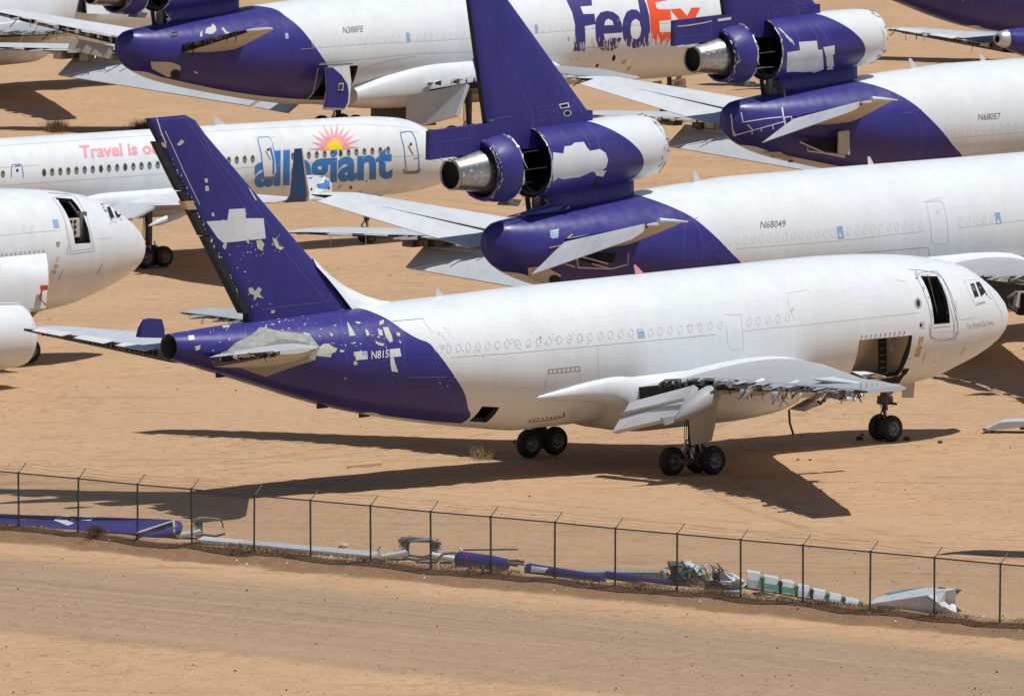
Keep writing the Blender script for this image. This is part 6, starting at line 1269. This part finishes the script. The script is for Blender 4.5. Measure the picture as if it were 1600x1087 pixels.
for k in range(7):
    xa, xb = XS[k] + 3, XS[k + 1] - 2.5; ya, yb = 916 + (xa - 1165) * .175, 916 + (xb - 1165) * .175; h = .58 - .06 * k; seg = Part('slat_segment', sr, ('white_paint',)); rings = []
    for x, y in ((xa, ya), ((xa + xb) / 2, (ya + yb) / 2), (xb, yb)):
        g_ = ground((x, y + 3), 0); rings.append([g_ + Vector((0, 0, .05)), g_ + Vector((0, .25, h * .6)), g_ + Vector((0, .6, h)), g_ + Vector((0, 1.1, h * 1.05)), g_ + Vector((0, 1.3, h * .9)), g_ + Vector((0, 1.3, .0))])
    seg.loft(rings, 'white_paint', True, 'green_zinc', 'green_zinc', False)
    g_ = ground((xb + 2.5, yb + 4), 0); sr.box(g_ + Vector((-.06, .3, 0)), g_ + Vector((.10, .9, h * .85)), 'dark' if k % 2 else 'green_zinc')
    if k in (1, 2): seg.slab([ground((xa, ya + 7), 0) + Vector((0, 0, .2)), ground((xb, yb + 7), 0) + Vector((0, 0, .2)), ground((xb, yb + 4), 0) + Vector((0, 0, .35)), ground((xa, ya + 4), 0) + Vector((0, 0, .35))], (0, .05, 0), 'green_zinc')
wg = loose('tail_wedge', 'big white and grey wedge of tail section with a crumpled end, behind the fence, right', 'aircraft scrap', ('white_paint',))
def up(px, y):
    r_ = ray(px); k = y / r_.y; return Vector((r_.x * k, y, CAM_H + r_.z * k))
yF = on((1450, 957)).y; yL = on((1365, 945)).y
wg.hexa([up((1362, 945), yL), up((1455, 957), yF), up((1455, 953), yF + 4), up((1350, 938), yL + 3), up((1362, 942.5), yL), up((1452, 929), yF), up((1450, 916.5), yF + 3.6), up((1348, 937), yL + 3)], 'white_paint')
cr_ = Part('crumpled_end', wg, ('white_paint',))
pz = [up(p_, yF - .05) for p_ in ((1450, 930), (1462, 927), (1478, 923), (1494, 920), (1493, 940), (1495, 956), (1480, 958.5), (1462, 957.5), (1453, 957), (1466, 940), (1480, 938), (1474, 948))]
for k, y_ in ((9, -.35), (10, .2), (11, -.25), (4, .3), (1, .15)): pz[k] += Vector((0, y_, 0))
cr_.add(pz, [(0, 1, 9, 8), (1, 2, 10, 9), (2, 3, 4, 10), (8, 9, 11, 7), (9, 10, 11), (10, 4, 5), (10, 5, 11), (11, 5, 6), (7, 11, 6)], 'white_paint', False)
cr_.add([pz[0], pz[1], pz[2], pz[3], up((1497, 919), yF + 3), up((1452, 917), yF + 3.6)], [(0, 1, 2, 3, 4, 5)], 'white_paint', False)
for a_, b_ in (((1462, 940), (1474, 932)), ((1474, 948), (1486, 954)), ((1466, 946), (1470, 938))): cr_.tube([up(a_, yF - .3), up(b_, yF - .1)], .035, 'rim_metal', 5)
for pz_ in ([(1493, 920), (1503, 922), (1498, 925), (1495, 930)], [(1494, 948), (1503, 954), (1495, 957)], [(1464, 919), (1472, 917.5), (1478, 919.5)]): p = Part('green_tab', wg, ('green_zinc',)); p.slab([up(q, yF + .1) for q in pz_], (0, .3, 0), 'green_zinc')
cy = loose('cyan_panel', 'blue green panel leaning along the white wedge', 'aircraft scrap', ('cyan_paint',)); cy.slab([up((1338, 931), yL + 5), up((1396, 922), yL + 5.5), up((1450, 915.8), yF + 6), up((1449, 919), yF + 5), up((1352, 936.5), yL + 4)], (.05, .3, -.05), 'cyan_paint')
pk = loose('wooden_plank', 'pale wooden plank lying alone on the sand in front of the purple tail', 'plank', ('wood',)); a_, b_ = on((544, 732)), on((597, 727.5)); pk.hexa([a_, b_, b_ + Vector((0, .7, 0)), a_ + Vector((0, .7, 0)), a_ + Vector((0, 0, .13)), b_ + Vector((0, 0, .13)), b_ + Vector((0, .7, .13)), a_ + Vector((0, .7, .13))], 'wood')
sk = loose('cloth_sack', 'small beige sack lying by the long grey panel', 'sack', ('cloth',)); c_ = on((536.5, 855)); rg = []
for k in range(7):
    u = k / 6; rr_ = .13 * math.sin(math.pi * (.08 + .84 * u)) ** .5; rg.append([c_ + Vector((-.17 + .34 * u, math.cos(a) * rr_ * 1.6, .07 + math.sin(a) * rr_ * (1 + .2 * math.sin(3 * u * 5)))) for a in [2 * math.pi * j / 12 for j in range(12)]])
sk.loft(rg, 'cloth', True, 'cloth', 'cloth')
wf = loose('wing_fragment', 'flat pale fragment of wing skin on the sand at the right edge', 'aircraft scrap', ('grey_paint',)); yW = on((1580, 677)).y
wf.slab([up(q, yW) for q in ((1536, 671), (1546, 668), (1562, 660), (1580, 658.5), (1625, 657), (1625, 665), (1590, 668), (1560, 671), (1543, 673))], (.2, 1.2, .02), 'grey_paint'); wf.box(up((1542, 678), yW), up((1547, 672), yW + .3), 'grime_metal'); wf.box(up((1554, 677), yW), up((1563, 673), yW + .3), 'grime_metal'); wf.box(up((1594, 671), yW - .05), up((1612, 667), yW + .2), 'black'); wf.box(up((1536, 672), yW - .05), up((1541, 669), yW + .2), 'dark')
def rock(px, r_, label, mat='stone_dark'):
    p = loose('rock', label, 'rock', (mat,), 'rocks near the front nose wheels'); c_ = on(px); bm = bmesh.new(); bmesh.ops.create_icosphere(bm, subdivisions=2, radius=1)
    for v in bm.verts: v.co *= 1 + .35 * (math.sin(v.co.x * 5 + px[0]) * math.cos(v.co.y * 4 + px[1]))
    p.add([(c_.x + v.co.x * r_ * 1.2, c_.y + v.co.y * r_, c_.z + (v.co.z * .8 + .5) * r_) for v in bm.verts], [tuple(v.index for v in f.verts) for f in bm.faces], mat, False); bm.free()
rock((1343, 687), .13, 'larger dark rock left of the nose wheels'); rock((1347.5, 680), .06, 'small dark rock behind the larger one left of the nose wheels'); rock((1469, 692), .09, 'dark rock right of the nose wheels in the sun'); rock((1417, 687), .11, 'dark rock touching the right side of the nose wheels')
rock((1247, 718.5), .05, 'left of two tiny dark stones on open sand'); rock((1266, 719), .05, 'right of two tiny dark stones on open sand')
def bush(px, w, h, n, label, mat, name='tumbleweed', seed=1):
    p = loose(name, label, 'bush', (mat,)); c_ = on(px); rr = random.Random(seed)
    for k in range(n):
        a = rr.uniform(0, 6.28); e = rr.uniform(.1, 1.4); q = c_ + Vector((rr.gauss(0, w * .18), rr.gauss(0, w * .3), .02)); d = Vector((math.cos(a) * math.cos(e), math.sin(a) * math.cos(e), math.sin(e) * h / w * 1.6)); l_ = w * rr.uniform(.3, .6)
        m_ = q + d * l_ * .6 + Vector((rr.gauss(0, .03), rr.gauss(0, .03), rr.gauss(0, .03))); t_ = q + d * l_ + Vector((rr.gauss(0, .06), 0, rr.gauss(0, .05))); s_ = Vector((.010, 0, 0))
        p.add([q - s_, q + s_, m_ + s_ * .7, m_ - s_ * .7, t_], [(0, 1, 2, 3), (3, 2, 4)], mat, False)
bush((757, 716), 1.3, .75, 420, 'straw coloured tumbleweed in the shadow below the purple belly', 'dry_straw', seed=1)
bush((88, 206), 1.5, 1.0, 520, 'dark dry bush above the narrow passenger jet, left one', 'twig', 'dry_bush', 2); bush((226, 203), 2.0, .8, 520, 'dark dry bush beside the tip of the purple fin', 'twig', 'dry_bush', 3)
bush((150, 833), .9, .5, 260, 'small brown bush in front of the fallen purple panel', 'twig', 'dry_bush', 4); bush((1095, 915), 1.3, .35, 260, 'straw weeds growing in front of the green heap', 'dry_straw', 'dry_bush', 5)
def stuff(name, label, mat):
    p = Part(name, None, (mat,)); tag(p, label, None, None, 'stuff'); return p
gs = stuff('dry_grass', 'dry brown weeds and litter along the foot of the fence', 'twig'); rr = random.Random(9)
for k in range(20000):
    s_ = rr.uniform(-14, 84); d_ = rr.gauss(.15, .22); dn = float(vnoise(np.array([s_]), np.array([0.]), 1.3, 40)[0]) + .5
    if rr.random() > dn * 1.3: continue
    q = P0 + FD * s_ + FN * d_; q.z = gz_(q.x, q.y) - .01; h_ = rr.uniform(.04, .17) * (.6 + dn) * (.45 if s_ < 9 else 1); a = rr.uniform(0, 6.28); o_ = Vector((math.cos(a), math.sin(a), 0)) * h_ * rr.uniform(.3, 1.3); w_ = Vector((.012, 0, 0))
    gs.add([q - w_, q + w_, q + o_ + Vector((0, 0, h_))], [(0, 1, 2)], 'twig' if rr.random() < .7 else 'dry_straw', False)
pb = stuff('pebbles', 'small stones and clods scattered over the sand', 'stone')
for k in range(2600):
    if rr.random() < .55: q = ground((rr.uniform(-20, 1620), rr.uniform(850, 1087)), 0)
    else: q = ground((rr.uniform(-20, 1620), rr.uniform(380, 850)), 0)
    r_ = rr.uniform(.010, .028) if rr.random() < .95 else rr.uniform(.025, .055); z_ = gz_(q.x, q.y); ps = [q + Vector((math.cos(a) * r_ * rr.uniform(.8, 1.5), math.sin(a) * r_ * 2, z_ - .01)) for a in (0, 1.3, 2.5, 3.8, 5)] + [q + Vector((0, 0, z_ + r_ * 1.6))]
    pb.add(ps, [(0, 1, 5), (1, 2, 5), (2, 3, 5), (3, 4, 5), (4, 0, 5)], 'stone' if rr.random() < .7 else 'stone_dark', False)
lt = stuff('paper_litter', 'scraps of white paper and plastic blown against the fence', 'light_grey')
for px in [(170, 841), (96, 860), (332, 854), (543, 875), (553, 873), (516, 888), (684, 897), (949, 905), (962, 904), (970, 918), (951, 919), (1108, 919), (1199, 924), (1377, 983), (1326, 951), (1473, 966), (1536, 980), (748, 690), (686, 711), (755, 713), (182, 549), (1664 - 1000, 453), (160, 837)] + [(rr.uniform(0, 1600), 0) for k in range(16)]:
    if px[1] == 0: px = (px[0], 846 + px[0] * .093 + rr.uniform(-3, 4))
    q = on(px, .01); r_ = rr.uniform(.03, .08); lt.add([q, q + Vector((r_, 0, .02)), q + Vector((r_ * .8, r_, r_ * .7)), q + Vector((-r_ * .2, r_ * 1.5, r_ * .4))], [(0, 1, 2, 3)], 'light_grey', False)

# a fourth trijet stands just past the right edge; its stabilizer tip throws the thin shadow on the sand there
M10 = craft_matrix(50.7, 450.8, 43, 0)
t10 = thing('trijet_freighter', 'trijet parked past the right edge, only its thin shadow showing on the sand', 'airplane', M10, 'scrapped three engine freighters')
f10 = Part('fuselage', t10, ('paint_tri',), M10); fuselage(f10, tri, 0, 51.85, 'paint_tri', cap1='purple_paint'); f10.base = len(f10.f)
tri_stab(t10, M10, -1)
for sd in (1, -1): bogie(t10, 'main_landing_gear', 30.0, sd * 5.3, 3.4, .65, sd, .65, 1.6, 1.1)
nose_gear(t10, 8.2, 0, 2.9, .5)
build_all()
